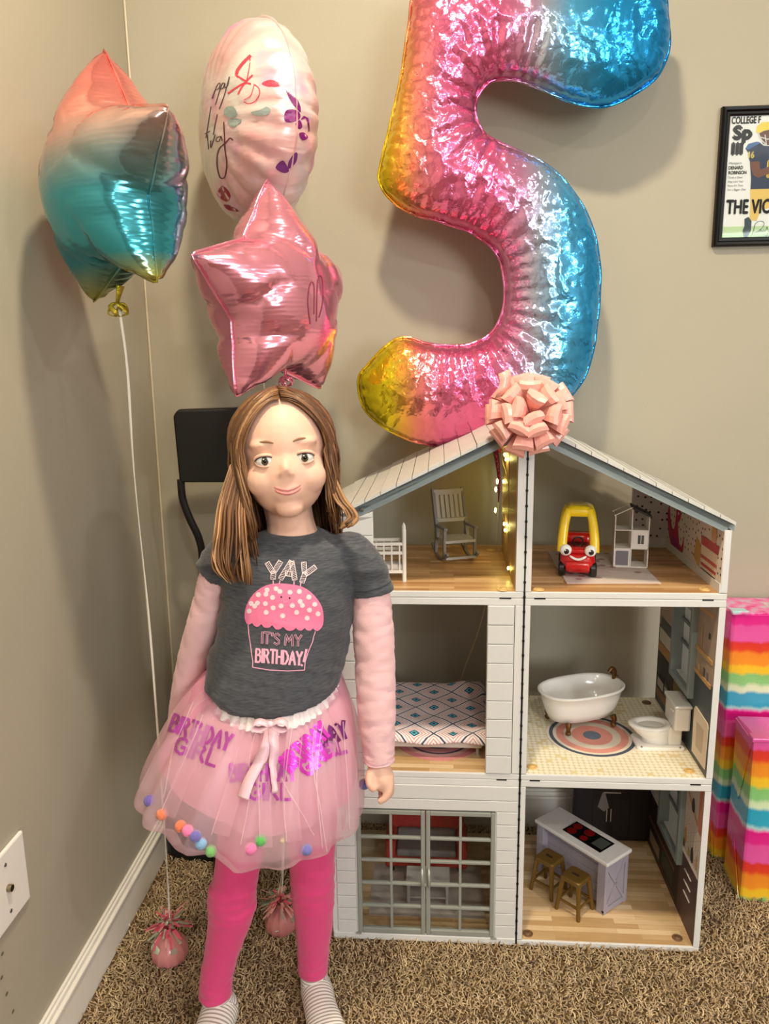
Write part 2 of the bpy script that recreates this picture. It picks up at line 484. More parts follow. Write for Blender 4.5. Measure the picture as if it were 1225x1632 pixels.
def wood_mat(name, c1, c2, c3, row=.0145, length=.13, along_x=True):
    m, N, L, b = _mat(name)
    tc = N.new('ShaderNodeTexCoord'); mp = N.new('ShaderNodeMapping')
    L.new(tc.outputs['Object'], mp.inputs['Vector'])
    br = N.new('ShaderNodeTexBrick')
    br.inputs['Scale'].default_value = 1; br.inputs['Brick Width'].default_value = length; br.inputs['Row Height'].default_value = row
    br.inputs['Mortar Size'].default_value = .0003; br.inputs['Bias'].default_value = 0; br.offset = .37; br.offset_frequency = 2
    br.inputs['Color1'].default_value = (0, 0, 0, 1); br.inputs['Color2'].default_value = (1, 1, 1, 1); br.inputs['Mortar'].default_value = (.1, .1, .1, 1)
    L.new(mp.outputs[0], br.inputs['Vector'])
    r = ramp(N, [(0, srgb(*c1)), (.5, srgb(*c2)), (1, srgb(*c3))])
    L.new(br.outputs['Color'], r.inputs[0])
    n = N.new('ShaderNodeTexNoise'); mp2 = N.new('ShaderNodeMapping'); mp2.inputs['Scale'].default_value = (14, 260, 60)
    L.new(tc.outputs['Object'], mp2.inputs['Vector']); L.new(mp2.outputs[0], n.inputs['Vector']); n.inputs['Scale'].default_value = 1; n.inputs['Detail'].default_value = 5
    mr = N.new('ShaderNodeMapRange'); mr.inputs[3].default_value = .8; mr.inputs[4].default_value = 1.15
    L.new(n.outputs['Fac'], mr.inputs[0])
    mx = N.new('ShaderNodeMixRGB'); mx.blend_type = 'MULTIPLY'; mx.inputs[0].default_value = 1
    L.new(r.outputs[0], mx.inputs[1]); L.new(mr.outputs[0], mx.inputs[2]); L.new(mx.outputs[0], b.inputs['Base Color'])
    b.inputs['Roughness'].default_value = .36
    MATS[name] = m; return m
M_wood_attic = wood_mat('print_wood_attic', (176, 128, 82), (204, 158, 108), (222, 182, 134))
M_wood_low = wood_mat('print_wood_low', (190, 152, 104), (218, 184, 138), (234, 206, 164))
M_wood_post = mat('post_wood', (188, 150, 98), .45, var=.12, vscale=24)

# bathroom floor: small pillow-shaped hexagon print
m, N, L, b = _mat('print_hex_tile')
tc = N.new('ShaderNodeTexCoord'); vo = N.new('ShaderNodeTexVoronoi'); vo.inputs['Scale'].default_value = 95; vo.inputs['Randomness'].default_value = .12
L.new(tc.outputs['Object'], vo.inputs['Vector'])
r = ramp(N, [(0, srgb(247, 240, 222)), (.42, srgb(240, 230, 205)), (.62, srgb(214, 198, 160))])
L.new(vo.outputs['Distance'], r.inputs[0])
gt = N.new('ShaderNodeMath'); gt.operation = 'GREATER_THAN'; gt.inputs[1].default_value = .93
sp = N.new('ShaderNodeSeparateColor'); L.new(vo.outputs['Color'], sp.inputs[0]); L.new(sp.outputs[0], gt.inputs[0])
mx = N.new('ShaderNodeMixRGB'); mx.inputs[2].default_value = srgb(226, 208, 156); L.new(gt.outputs[0], mx.inputs[0]); L.new(r.outputs[0], mx.inputs[1])
L.new(mx.outputs[0], b.inputs['Base Color']); b.inputs['Roughness'].default_value = .4
M_hex = m

def dots_mat(name, base, dot, sx, sy, rad, axes=(0, 1), jitter=.0):
    m, N, L, b = _mat(name)
    tc = N.new('ShaderNodeTexCoord'); se = N.new('ShaderNodeSeparateXYZ'); L.new(tc.outputs['Object'], se.inputs[0])
    def mth(op, a, v=None):
        k = N.new('ShaderNodeMath'); k.operation = op
        if isinstance(a, (int, float)): k.inputs[0].default_value = a
        else: L.new(a, k.inputs[0])
        if v is not None:
            if isinstance(v, (int, float)): k.inputs[1].default_value = v
            else: L.new(v, k.inputs[1])
        return k.outputs[0]
    cb = N.new('ShaderNodeCombineXYZ')
    L.new(mth('DIVIDE', se.outputs[axes[0]], sx), cb.inputs[0]); L.new(mth('DIVIDE', se.outputs[axes[1]], sy), cb.inputs[1])
    vo = N.new('ShaderNodeTexVoronoi'); vo.voronoi_dimensions = '2D'; vo.inputs['Scale'].default_value = 1; vo.inputs['Randomness'].default_value = .55
    L.new(cb.outputs[0], vo.inputs['Vector'])
    lt = mth('LESS_THAN', vo.outputs['Distance'], rad)
    mx = N.new('ShaderNodeMixRGB'); mx.inputs[1].default_value = srgb(*base); mx.inputs[2].default_value = srgb(*dot)
    L.new(lt, mx.inputs[0]); L.new(mx.outputs[0], b.inputs['Base Color']); b.inputs['Roughness'].default_value = .5
    MATS[name] = m; return m
M_dots_x = dots_mat('print_dots_side', (228, 216, 206), (40, 36, 38), .0185, .0175, .14, (1, 2))
M_dots_y = dots_mat('print_dots_back', (212, 206, 208), (34, 32, 36), .0185, .0175, .14, (0, 2))

H = lambda name, mb, m, **k: mb.build(name, m, k.pop('parent', house), **k)
bx = lambda *a: MB().box(*a)
# floors and shelves: two layers with a seam, each column its own unit
for (a, b) in ((XL, -.0015), (.0015, XR)):
    H('base_panel', bx(a, b, 0, DEP, .001, ZG - .0015), M_hw, bevel=.0012)
    for z in (Z1, Z2):
        H('shelf_panel', bx(a, b, 0, DEP, z - .0130, z - .0012), M_hw, bevel=.0012)
        H('ceiling_panel', bx(a, b, 0, DEP, z - .0275, z - .0137), M_hw, bevel=.0012)
# printed floor coverings
for nm, a, b, z, m_ in (('living_floor', XL + .012, -.0165, ZG, M_wood_low), ('kitchen_floor', .012, XR - .012, ZG, M_wood_low),
                        ('bedroom_floor', XL + .012, -.0165, Z1, M_wood_low), ('bathroom_floor', .012, XR - .012, Z1, M_hex),
                        ('attic_floor', XL + .012, -.0165, Z2, M_wood_attic), ('attic_floor', .012, XR - .012, Z2, M_wood_attic)):
    H(nm, bx(a, b, .004, DEP - .002, z - .0012, z), m_)
# side walls and dividers, storey by storey
roofz = lambda x: 1.0815 - abs(x + .004) * .489
for z0, z1 in ((ZG, Z1 - .0277), (Z1, Z2 - .0277)):
    H('side_wall', bx(XL, XL + .012, 0, DEP, z0, z1), M_hw, bevel=.001)
    H('divider_wall', bx(-.0165, -.0015, 0, DEP, z0, z1), M_hw, bevel=.001)
    H('divider_wall', bx(.0015, .012, 0, DEP, z0, z1), M_hw, bevel=.001)
# the right-hand outer walls carry windows
def wall_with_hole(z0, z1, y0, y1, h0, h1):
    mb = MB(); x0, x1 = XR - .012, XR
    mb.box(x0, x1, 0, y0, z0, z1); mb.box(x0, x1, y1, DEP, z0, z1); mb.box(x0, x1, y0, y1, z0, h0); mb.box(x0, x1, y0, y1, h1, z1)
    return mb
WINB, WINK = (.112, .222, .518, .690), (.108, .236, .140, .305)
H('side_wall', wall_with_hole(Z1, Z2 - .0277, *WINB), M_hw)
H('side_wall', wall_with_hole(ZG, Z1 - .0277, *WINK), M_hw)
def gable_wall(x0, x1, m_, ztop, zb=Z2):
    mb = MB(); mb.box(x0, x1, 0, DEP, zb, ztop); return H('side_wall', mb, m_, bevel=.001)
gable_wall(XL, XL + .012, M_hw, roofz(XL) - .018); gable_wall(XR - .012, XR, M_hw, roofz(XR) - .018)
# attic divider: white front edges, two wooden panels with a groove on the rocking-chair side
H('divider_wall', bx(-.0165, -.0015, 0, .012, Z2, 1.045), M_hw)
H('divider_wall', bx(.0015, .012, 0, DEP * .5, Z2, 1.045), M_hw)
H('post_panel', bx(-.0175, -.0015, .0125, .158, Z2, 1.045), M_wood_post)
H('post_panel', bx(-.0180, -.0015, .164, .318, Z2, 1.045), M_wood_post)
H('post_groove', bx(-.0120, -.0015, .158, .164, Z2, 1.045), M_black)
# hinge between the two columns
hg = MB().box(-.0014, .0014, -.0008, .006, .004, 1.035)
hob = H('hinge', hg, M_black)
z = .03
while z < 1.03:
    MB().lathe([(.0024, -.002), (.0024, .002)], (0, -.001, z), 8).build('knuckle', M_black, hob); z += .0289
# connector slots along the shelf seams
for px, py, w in ((805, 952, .022), (860, 953, .021), (1128, 955, .02), (799, 1243, .02), (852, 1244, .02), (1108, 1251, .02)):
    d = ray(px, py); o_ = HMI @ CAMP; dl = (HMI.to_3x3() @ d); k = -o_.y / dl.y; q = o_ + dl * k
    zz = (Z2 if q.z > .6 else Z1) - .0133
    H('connector_slot', bx(q.x - w / 2, q.x + w / 2, -.0006, .004, zz - .0014, zz + .0014), M_black)
# front panels of the left column, clad with shiplap boards
def shiplap(x0, x1, zs, y=0, t=.009):
    H('front_panel', bx(x0, x1, y + .002, y + t, zs[0], zs[-1]), M_hw)
    for a, b in zip(zs, zs[1:]):
        H('shiplap_board', bx(x0 + .0006, x1 - .0006, y - .0022, y + .003, a + .0007, b - .0007), M_board, bevel=.0011)
lin = lambda a, b, n: [a + (b - a) * i / n for i in range(n + 1)]
shiplap(-.068, -.0175, lin(Z1, Z2 - .0277, 9))
shiplap(XL + .002, -.302, lin(Z1, Z2 - .0277, 9))
shiplap(-.045, -.0022, lin(.018, .306, 10))
shiplap(XL + .0105, -.3285, lin(.018, .306, 10))
shiplap(XL + .0105, -.0022, [.306, .330, .3615])
shiplap(XL + .002, -.282, lin(Z2, .905, 4))
H('front_gable_panel', MB().prism([(XL + .002, .905), (-.282, .905), (-.282, roofz(-.282) - .03), (XL + .002, roofz(XL) - .02)], lambda u, v, w: Vector((u, w - .0022, v)), .011), M_board)
MB().lathe([(0, 0), (.0042, 0), (.0038, .0016), (0, .002)], (-.302, -.0022, .919), 12, Matrix.Rotation(math.pi / 2, 4, 'X')).build('screw', mat('screw_grey', (120, 118, 112), .4, .7), house)

# roof: teal frame below, white shingle boards on top, one by one
for s in (-1, 1):
    xe = XL - .004 if s < 0 else XR + .004
    pr = lambda x, dz: (x, roofz(x) + dz)
    ap = (-.004, 1.0815)
    poly = [(-.004, 1.0815 - .006), pr(xe, -.006), pr(xe, -.018), (-.004, 1.0815 - .018)]
    H('roof_panel', MB().prism(poly, lambda u, v, w: Vector((u, .002 + w, v)), DEP - .012), M_teal)
    H('fascia', MB().prism([(-.004, 1.0815 - .006), pr(xe - s * .006, -.006), pr(xe - s * .014, -.028), (-.004, 1.0815 - .028)], lambda u, v, w: Vector((u, w + .002, v)), .010), M_teal)
    nb = 13
    for i in range(nb):
        xa = -.004 + (xe + .004) * i / nb; xb = -.004 + (xe + .004) * (i + 1) / nb
        if s > 0: xa, xb = xa + .0006, xb - .0006
        else: xa, xb = xa - .0006, xb + .0006
        lift = .0008 * ((i * 7 + 3) % 3)
        pl_ = [(xa, roofz(xa) - .006), (xb, roofz(xb) - .006), (xb, roofz(xb) + lift), (xa, roofz(xa) + lift)]
        H('roof_board', MB().prism(pl_, lambda u, v, w: Vector((u, w - .006, v)), DEP + .004 + .002 * ((i * 5) % 3)), M_shingle)

# attic back return panel and wallpapers
H('back_panel', MB().prism([(.276, Z2), (XR - .012, Z2), (XR - .012, roofz(XR - .012) - .026), (.276, roofz(.276) - .030)], lambda u, v, w: Vector((u, DEP - .016 + w, v)), .012), M_dots_y)
H('wallpaper', bx(XR - .0128, XR - .0119, .001, DEP - .016, Z2 + .016, roofz(XR) - .018), M_dots_x)
H('skirting', bx(XR - .0145, XR - .0119, .001, DEP - .016, Z2, Z2 + .017), M_hw)
H('skirting', bx(.276, XR - .0145, DEP - .0185, DEP - .016, Z2, Z2 + .022), M_hw)
# flat prints on the right-hand walls
def wp(x): return lambda u, v: Vector((x, u, v))
def wprint(name, poly, m_, lift=.0, parent=None):
    o = MB().sheet(poly, wp(XR - .0131 - lift)).build(name, m_, parent or house, fix=False); return o
M_pk = mat('print_magenta', (190, 30, 92), .5); M_pk2 = mat('print_plum', (150, 24, 110), .5)
swan = spline([(.345, .835), (.335, .862), (.325, .838), (.305, .815), (.29, .822), (.285, .85), (.278, .868), (.262, .868), (.25, .858), (.256, .845), (.268, .836), (.262, .815), (.246, .79), (.232, .797), (.226, .818), (.222, .79), (.238, .773), (.275, .771), (.32, .788)], 4, True)
wprint('swan_print', swan, M_pk, .0003)
wprint('swan_wing_print', spline([(.3, .8), (.27, .797), (.245, .782), (.275, .776), (.305, .785)], 4, True), M_pk2, .0006)
wprint('swan_eye_print', circle(.267, .857, .004, n=8), mat('print_white', (240, 235, 228), .5), .0006)
M_cream = mat('print_cream', (236, 216, 196), .5)
wprint('basket_print', [(.118, .845), (.020, .845), (.030, .775), (.108, .772)], M_cream, .0003)
for z0, z1, c in ((.828, .846, (196, 88, 92)), (.802, .809, (200, 104, 96)), (.788, .794, (190, 76, 80)), (.778, .7825, (48, 44, 52))):
    k = lambda z: (.845 - z) / .07 * .01
    wprint('basket_band_print', [(.118 - k(z0), z0), (.020 + k(z0), z0), (.020 + k(z1), z1), (.118 - k(z1), z1)], mat('print_band_%d_%d' % (c[0], c[1]), c, .5), .0006)
wprint('bear_print', circle(.05, .862, .015, .017, 14), mat('print_tan', (214, 166, 118), .5), .0004)
wprint('bear_print', circle(.05, .846, .012, .012, 12), mat('print_rose', (224, 168, 150), .5), .00045)
wprint('parcel_print', [(.155, .792), (.12, .778), (.112, .82), (.145, .838)], mat('print_ochre', (204, 168, 88), .5), .0002)

# bathroom right wall
M_slate = mat('print_slate', (66, 76, 80), .45, var=.08, vscale=30)
M_paper = mat('print_taupe', (170, 150, 132), .5, var=.1, vscale=50)
M_tan = mat('print_shelf', (200, 156, 100), .45)
M_dark = mat('print_dark', (40, 36, 36), .45)
def wallsheet(name, y0, y1, z0, z1, m_, hole=None, lift=0):
    mb = MB(); f = wp(XR - .0126 - lift)
    if hole:
        a, b, c, d = hole
        for q in ((y0, a, z0, z1), (b, y1, z0, z1), (a, b, z0, c), (a, b, d, z1)):
            p0, p1 = max(q[0], y0), min(q[1], y1); s0, s1 = max(q[2], z0), min(q[3], z1)
            if p1 > p0 and s1 > s0: mb.sheet([(p0, s0), (p1, s0), (p1, s1), (p0, s1)], f)
    else: mb.sheet([(y0, z0), (y1, z0), (y1, z1), (y0, z1)], f)
    return H(name, mb, m_, fix=False)
wallsheet('wallpaper', .001, DEP - .002, .577, Z2 - .0277, M_paper, WINB)
wallsheet('wainscot_print', .001, DEP - .002, Z1, .577, M_slate, WINB)
for z in (.621, .573): H('shelf_print', bx(XR - .0150, XR - .0125, .010, .100, z - .004, z + .004), M_tan)
H('shelf_print', MB().sheet([(.02, .705), (.10, .70), (.10, .707), (.02, .712)], wp(XR - .0131)), M_tan, fix=False)
towel = [(.083, .402), (.006, .404), (.004, .492), (.008, .499), (.078, .503), (.086, .494)]
H('towel_print', MB().prism(towel, lambda u, v, w: Vector((XR - .0127 - w, u, v)), .0022), mat('print_linen', (226, 208, 186), .6), bevel=.0008)
H('towel_print', MB().sheet([(.062, .425), (.026, .426), (.024, .478), (.066, .476)], wp(XR - .0152)), mat('print_linen_shade', (198, 178, 154), .6), fix=False)
for i, (y, zz, w, h_, c) in enumerate(((.085, .578, .012, .014, (214, 176, 112)), (.055, .577, .010, .018, (92, 80, 78)), (.038, .577, .011, .016, (120, 108, 104)), (.075, .626, .004, .05, (190, 152, 96)), (.09, .626, .004, .05, (190, 152, 96)), (.04, .66, .010, .012, (60, 62, 52)))):
    H('ornament_print', MB().sheet([(y, zz), (y - w, zz), (y - w, zz + h_), (y, zz + h_)], wp(XR - .0133)), mat('print_orn_%d' % i, c, .5), fix=False)
for (y0, y1, z0, z1, c) in ((.345, .24, .575, .60, (84, 84, 80)), (.35, .235, .54, .572, (206, 196, 180)), (.352, .235, .515, .538, (186, 136, 78)), (.352, .232, .45, .512, (52, 50, 46)), (.345, .30, .43, .465, (196, 186, 172)), (.29, .235, .43, .468, (188, 178, 164)), (.352, .225, .405, .425, (150, 110, 72)), (.23, .18, .47, .512, (120, 104, 52))):
    H('cabinet_print', MB().sheet([(y0, z0), (y1, z0), (y1, z1), (y0, z1)], wp(XR - .0130)), mat('print_cab_%d_%d_%d' % c, c, .5), fix=False)

# windows in the outer wall: teal frame, glazing bars, pane
M_glass = mat('toy_glass', (230, 240, 244), .05, trans=1.0)
M_sill = mat('window_sill_pale', (238, 242, 243), .5)
def toy_window(y0, y1, z0, z1):
    w = .011; x0, x1 = XR - .024, XR + .003
    mb = MB()
    mb.box(x0, x1, y0 - w, y0 + .002, z0 - w, z1 + w).box(x0, x1, y1 - .002, y1 + w, z0 - w, z1 + w)
    mb.box(x0, x1, y0 + .002, y1 - .002, z0 - w, z0 + .002).box(x0, x1, y0 + .002, y1 - .002, z1 - .002, z1 + w)
    o = H('window', mb, M_teal, bevel=.0012)
    hh = z1 - z0
    ym = (y0 + y1) / 2
    MB().box(XR - .006, XR - .003, ym - .003, ym + .003, z0 + hh * .42, z1).build('glazing_bar', mat('bar_teal', (112, 124, 124), .45), o)
    for z in (z0 + hh * .42, z0 + hh * .7):
        MB().box(XR - .0065, XR - .0025, y0, y1, z - .003, z + .003).build('glazing_bar', mat('bar_teal', (112, 124, 124), .45), o)
    MB().box(XR - .0125, XR - .0005, y0 + .002, y1 - .002, z0 + .002, z0 + .0036).build('window_sill', M_sill, o)
    MB().box(XR - .0016, XR - .0006, y0 + .002, y1 - .002, z0 + .0036, z1 - .002).build('pane', mat('frosted_pane', (234, 241, 244), .35, trans=.2), o)
toy_window(*WINB); toy_window(*WINK)

# kitchen right wall and back panel
M_cabp = mat('print_plum_cabinet', (78, 58, 62), .45, var=.06, vscale=30)
wallsheet('wallpaper', .001, DEP - .002, .175, Z1 - .0277, mat('print_backsplash', (206, 196, 188), .5, var=.06, vscale=60), WINK)
wallsheet('cabinet_print', .001, .112, ZG, .165, M_cabp)
wallsheet('cabinet_print', .112, DEP - .002, ZG, .150, mat('print_espresso', (46, 36, 38), .5), WINK)
wallsheet('counter_print', .001, .112, .165, .176, mat('print_counter', (228, 220, 214), .5), lift=.0004)
wallsheet('cabinet_print', .001, .022, .262, Z1 - .0277, mat('print_terracotta', (190, 122, 104), .5), lift=.0003)
for z in (.137, .112, .087): H('drawer_pull', bx(XR - .0146, XR - .0126, .036, .076, z - .001, z + .001), mat('pull_pale', (216, 206, 200), .4))
H('shelf_print', MB().sheet([(.108, .318), (.016, .262), (.016, .272), (.108, .33)], wp(XR - .0131)), M_tan, fix=False)
# herringbone of the backsplash
hb = MB()
for i in range(7):
    for j in range(8):
        y, zz = .008 + i * .0145, .180 + j * .0105
        if y + .012 < .112: ribbon(hb, [(y, zz), (y + .006, zz + .006)] if (i + j) % 2 else [(y, zz + .006), (y + .006, zz)], .0011, wp(XR - .0131), .01, 0)
H('herringbone_print', hb, mat('print_grout', (150, 138, 132), .5), fix=False)
for i, (y, z0, w, h_, c) in enumerate(((.092, .195, .012, .035, (184, 142, 82)), (.096, .18, .009, .02, (70, 60, 50)), (.048, .178, .014, .034, (38, 48, 34)), (.066, .178, .008, .02, (188, 170, 70)), (.02, .18, .008, .03, (190, 160, 110)), (.06, .285, .015, .03, (60, 50, 50)))):
    H('ornament_print', MB().sheet(spline([(y, z0), (y + w * .1, z0 + h_ * .6), (y - w * .5, z0 + h_), (y - w, z0 + h_ * .5), (y - w * .9, z0)], 3, True), wp(XR - .0133)), mat('print_korn_%d' % i, c, .5), fix=False)
for (y0, y1, z0, z1, c) in ((.33, .25, .03, .06, (176, 160, 140)), (.23, .15, .035, .075, (70, 78, 70)), (.35, .14, .08, .09, (120, 84, 66)), (.345, .13, .02, .026, (110, 78, 66))):
    H('cabinet_print', MB().sheet([(y0, z0), (y1, z0), (y1, z1), (y0, z1)], wp(XR - .0130)), mat('print_kcab_%d_%d_%d' % c, c, .5), fix=False)
bp_ = H('back_panel', bx(.171, XR - .0125, DEP - .014, DEP - .004, ZG, Z1 - .0277), mat('print_black_cabinet', (30, 25, 28), .5))
yb = lambda lift=0: (lambda u, v: Vector((u, DEP - .0144 - lift, v)))
for x in (.252, .262): H('cabinet_handle_print', MB().sheet([(x, .065), (x + .002, .065), (x + .002, .1), (x, .1)], yb(.0002)), mat('pull_pale', (216, 206, 200), .4), fix=False)
H('towel_bar_print', MB().sheet([(.243, .142), (.285, .142), (.285, .145), (.243, .145)], yb(.0002)), mat('pull_pale', (216, 206, 200), .4), fix=False)
H('towel_print', MB().sheet([(.247, .143), (.258, .103), (.246, .092), (.230, .105), (.240, .143)], yb(.0004)), mat('print_dishcloth', (150, 142, 140), .6), fix=False)
for x0, x1, z0, z1 in ((.178, .216, .02, .16), (.22, .254, .02, .125), (.268, .306, .02, .125), (.31, .35, .02, .16)):
    H('cabinet_door_print', MB().sheet([(x0, z0), (x1, z0), (x1, z1), (x0, z1)], yb(.0001)), mat('print_cab_door', (42, 35, 39), .42), fix=False)

# floor pegs: round magnets
M_peg = mat('peg_gold', (216, 178, 112), .4)
M_peg_d = mat('peg_brown', (112, 82, 54), .5)
def peg(x, y, z, m_, r=.0105):
    H('floor_peg', MB().lathe([(r, 0), (r, .0012), (r * .82, .0022), (r * .78, .0016), (r * .55, .0016), (r * .5, .0026), (0, .0028)], (x, y, z), 20), m_, smooth=True)
for (px, py, z, m_) in ((800, 940, Z2, M_peg), (858, 940, Z2, M_peg), (1122, 940, Z2, M_peg), (782, 877, Z2, M_peg), (1098, 1229, Z1, M_peg), (848, 1222, Z1, M_peg), (1030, 1120, Z1, M_peg_d), (841, 1488, ZG, M_peg_d), (1079, 1495, ZG, M_peg_d)):
    o_ = HMI @ CAMP; dl = HMI.to_3x3() @ ray(px, py); q = o_ + dl * ((z - o_.z) / dl.z)
    peg(q.x, q.y, z, m_)

# French doors
def thin_glass(name):
    if name in MATS: return MATS[name]
    m, N, L, b = _mat(name)
    tr = N.new('ShaderNodeBsdfTransparent'); tr.inputs[0].default_value = (.94, .95, .94, 1)
    gl = N.new('ShaderNodeBsdfGlossy'); gl.inputs['Roughness'].default_value = .03
    lw = N.new('ShaderNodeLayerWeight'); lw.inputs[0].default_value = .5
    pw = N.new('ShaderNodeMath'); pw.operation = 'POWER'; pw.inputs[1].default_value = 4; L.new(lw.outputs['Facing'], pw.inputs[0])
    ma = N.new('ShaderNodeMath'); ma.operation = 'MULTIPLY_ADD'; ma.inputs[1].default_value = .7; ma.inputs[2].default_value = .025; L.new(pw.outputs[0], ma.inputs[0])
    mx = N.new('ShaderNodeMixShader'); L.new(ma.outputs[0], mx.inputs[0]); L.new(tr.outputs[0], mx.inputs[1]); L.new(gl.outputs[0], mx.inputs[2])
    L.new(mx.outputs[0], N['Material Output'].inputs['Surface']); MATS[name] = m; return m
def french_door(x0, x1, z0, z1, name_handle_side):
    root = None
    st, y0, y1 = .0085, -.003, .0065
    mb = MB().box(x0, x0 + st, y0, y1, z0, z1).box(x1 - st, x1, y0, y1, z0, z1).box(x0 + st, x1 - st, y0, y1, z0, z0 + .011).box(x0 + st, x1 - st, y0, y1, z1 - .0095, z1)
    d = H('door', mb, M_frame, bevel=.0014)
    xi0, xi1, zi0, zi1 = x0 + st, x1 - st, z0 + .011, z1 - .0095
    zs = lin(zi0, zi1, 5); xm = (xi0 + xi1) / 2
    MB().box(xm - .0027, xm + .0027, y0 + .001, y1 - .001, zi0, zi1).build('muntin', M_frame, d, bevel=.001)
    for z in zs[1:-1]: MB().box(xi0, xi1, y0 + .0006, y1 - .001, z - .0027, z + .0027).build('muntin', M_frame, d, bevel=.001)
    first = None
    for a, b in ((xi0, xm), (xm, xi1)):
        for q, w in zip(zs, zs[1:]):
            if first is None:
                first = MB().box(-(b - a) / 2, (b - a) / 2, -.0005, .0005, -(w - q) / 2, (w - q) / 2).build('pane', thin_glass('clear_pane'), d); o = first
            else:
                o = first.copy(); COL.objects.link(o)
            o.location = ((a + b) / 2, .003, (q + w) / 2)
    xh = x1 - .006 if name_handle_side > 0 else x0 + .006
    zc = z0 + (z1 - z0) * .475
    hb_ = MB().tube([(xh, -.003, zc - .02), (xh, -.0085, zc - .0185), (xh, -.0085, zc + .0185), (xh, -.003, zc + .02)], .0027, 8)
    hb_.build('handle', mat('handle_silver', (190, 192, 184), .3, .4), d, smooth=True)
    return d
dl_ = french_door(-.3255, -.1868, .020, .3035, 1)
dr_ = french_door(-.1850, -.0465, .020, .3035, -1)
H('door_jamb', bx(-.3285, -.3258, .0, .012, .016, .306), M_hw)
H('door_jamb', bx(-.0462, -.0435, .0, .012, .016, .306), M_hw)
H('threshold', bx(XL + .002, -.002, -.004, .004, .004, .0185), M_hw, bevel=.001)
for x in (-.3255, -.0465): H('door_pivot', bx(x - .006, x + .006, -.005, .002, .0165, .0195), M_frame)

# ================================================================== toys in the dollhouse
def hthing(name, label, cat, x, y, z, rz=0, group=None):
    q = HM @ Vector((x, y, z))
    return thing(name, label, cat, q, HYAW + rz, group)
def rod(mb, a, b, w, d=None, up=(0, 0, 1)): return mb.bar(a, b, w, d or w, up)

# --- rocking chair (attic)
M_rk = mat('rocker_grey', (128, 124, 122), .45); M_rkl = mat('rocker_pale', (176, 172, 168), .45)
t = hthing('rocking_chair', 'grey toy rocking chair with slatted back in the attic', 'rocking chair', -.125, .235, Z2, .32)
W = .034
def tilt(y, z): return (y * 1.0, z)
for s in (-1, 1):
    mb = MB()
    arc = [(s * W, -.052 + .104 * i / 12, .004 + .020 * ((i - 6) / 6) ** 2) for i in range(13)]
    for a, b in zip(arc, arc[1:]): rod(mb, a, b, .005, .006)
    mb.build('rocker', M_rk, t)
    MB().bar((s * W, -.030, .008), (s * W, -.032, .072), .006, .006).build('front_leg', M_rk, t)
    MB().bar((s * W, .026, .008), (s * W, .026, .060), .006, .006).build('rear_leg', M_rk, t)
    MB().bar((s * W, .014, .045), (s * W, .052, .148), .0075, .010, (0, 1, .3)).build('back_post', M_rk, t, bevel=.001)
    MB().bar((s * W, -.040, .075), (s * W, .030, .072), .008, .005).build('armrest', M_rk, t, bevel=.001)
MB().box(-W, W, -.036, .024, .043, .049).build('seat', M_rkl, t, bevel=.001)
MB().bar((-W, .026, .082), (W, .026, .082), .006, .008).build('back_rail', M_rkl, t)
MB().bar((-W, .047, .140), (W, .047, .140), .006, .012).build('back_rail', M_rkl, t)
for i in range(6):
    x = -W + .0075 + i * (2 * W - .015) / 5
    MB().bar((x, .027, .082), (x, .048, .142), .0072, .003, (0, 1, .3)).build('back_slat', M_rkl, t)
MB().bar((-W, -.040, .012), (W, -.040, .012), .004, .005).build('stretcher', M_rkl, t)

# --- crib with spindle sides (attic, partly behind the child)
M_cw = mat('crib_white', (238, 234, 226), .4)
t = hthing('crib', 'small white toy crib with spindle rails beside the attic shiplap', 'crib', -.283, .075, Z2, .06)
for sx in (-1, 1):
    for sy in (-1, 1):
        MB().tube([(sx * .055, sy * .018, 0), (sx * .055, sy * .018, .103), (sx * .055, sy * .018, .110)], [.0042, .0042, .001], 10).build('post', M_cw, t, smooth=False)
for sy in (-1, 1):
    for z in (.020, .058, .076): MB().bar((-.055, sy * .018, z), (.055, sy * .018, z), .004, .006).build('rail', M_cw, t)
    for i in range(7):
        x = -.046 + i * .0153
        MB().tube([(x, sy * .018, .020), (x, sy * .018, .076)], .0017, 6).build('spindle', M_cw, t)
for sx in (-1, 1):
    MB().box(sx * .055 - .002, sx * .055 + .002, -.018, .018, .018, .085).build('end_panel', M_cw, t, bevel=.001)
MB().box(-.053, .053, -.016, .016, .022, .034).build('mattress', mat('crib_mattress', (222, 214, 206), .7), t, bevel=.004)

# --- rug with dots (attic)
o_ = HMI @ CAMP
def hZ(px, py, z):
    dl = HMI.to_3x3() @ ray(px, py); return o_ + dl * ((z - o_.z) / dl.z)
q = [hZ(*p, Z2) for p in ((903, 930), (1053, 930), (1003, 881), (873, 879))]
ctr = sum(q, Vector()) / 4
t = hthing('play_mat', 'pale mat with dusty pink dots under the red toy car', 'rug', ctr.x, ctr.y, Z2)
MB().prism([((p - ctr).x, (p - ctr).y) for p in q], lambda u, v, w: Vector((u, v, w)), .0012).build('mat_sheet', mat('mat_pale', (214, 200, 192), .6), t)
M_dotp = mat('mat_dot', (176, 138, 140), .6)
rr = random.Random(8)
for i in range(34):
    u, v = rr.uniform(-.085, .085), rr.uniform(-.11, .115)
    poly = [((p - ctr).x, (p - ctr).y) for p in q]
    pts = circle(u, v, .0068, .0068, 12)
    if inside_poly(np.array([p[0] for p in pts]), np.array([p[1] for p in pts]), poly).all():
        MB().sheet(pts, lambda a, b: Vector((a, b, .0014 + i * .00001))).build('printed_dot', M_dotp, t, fix=False)

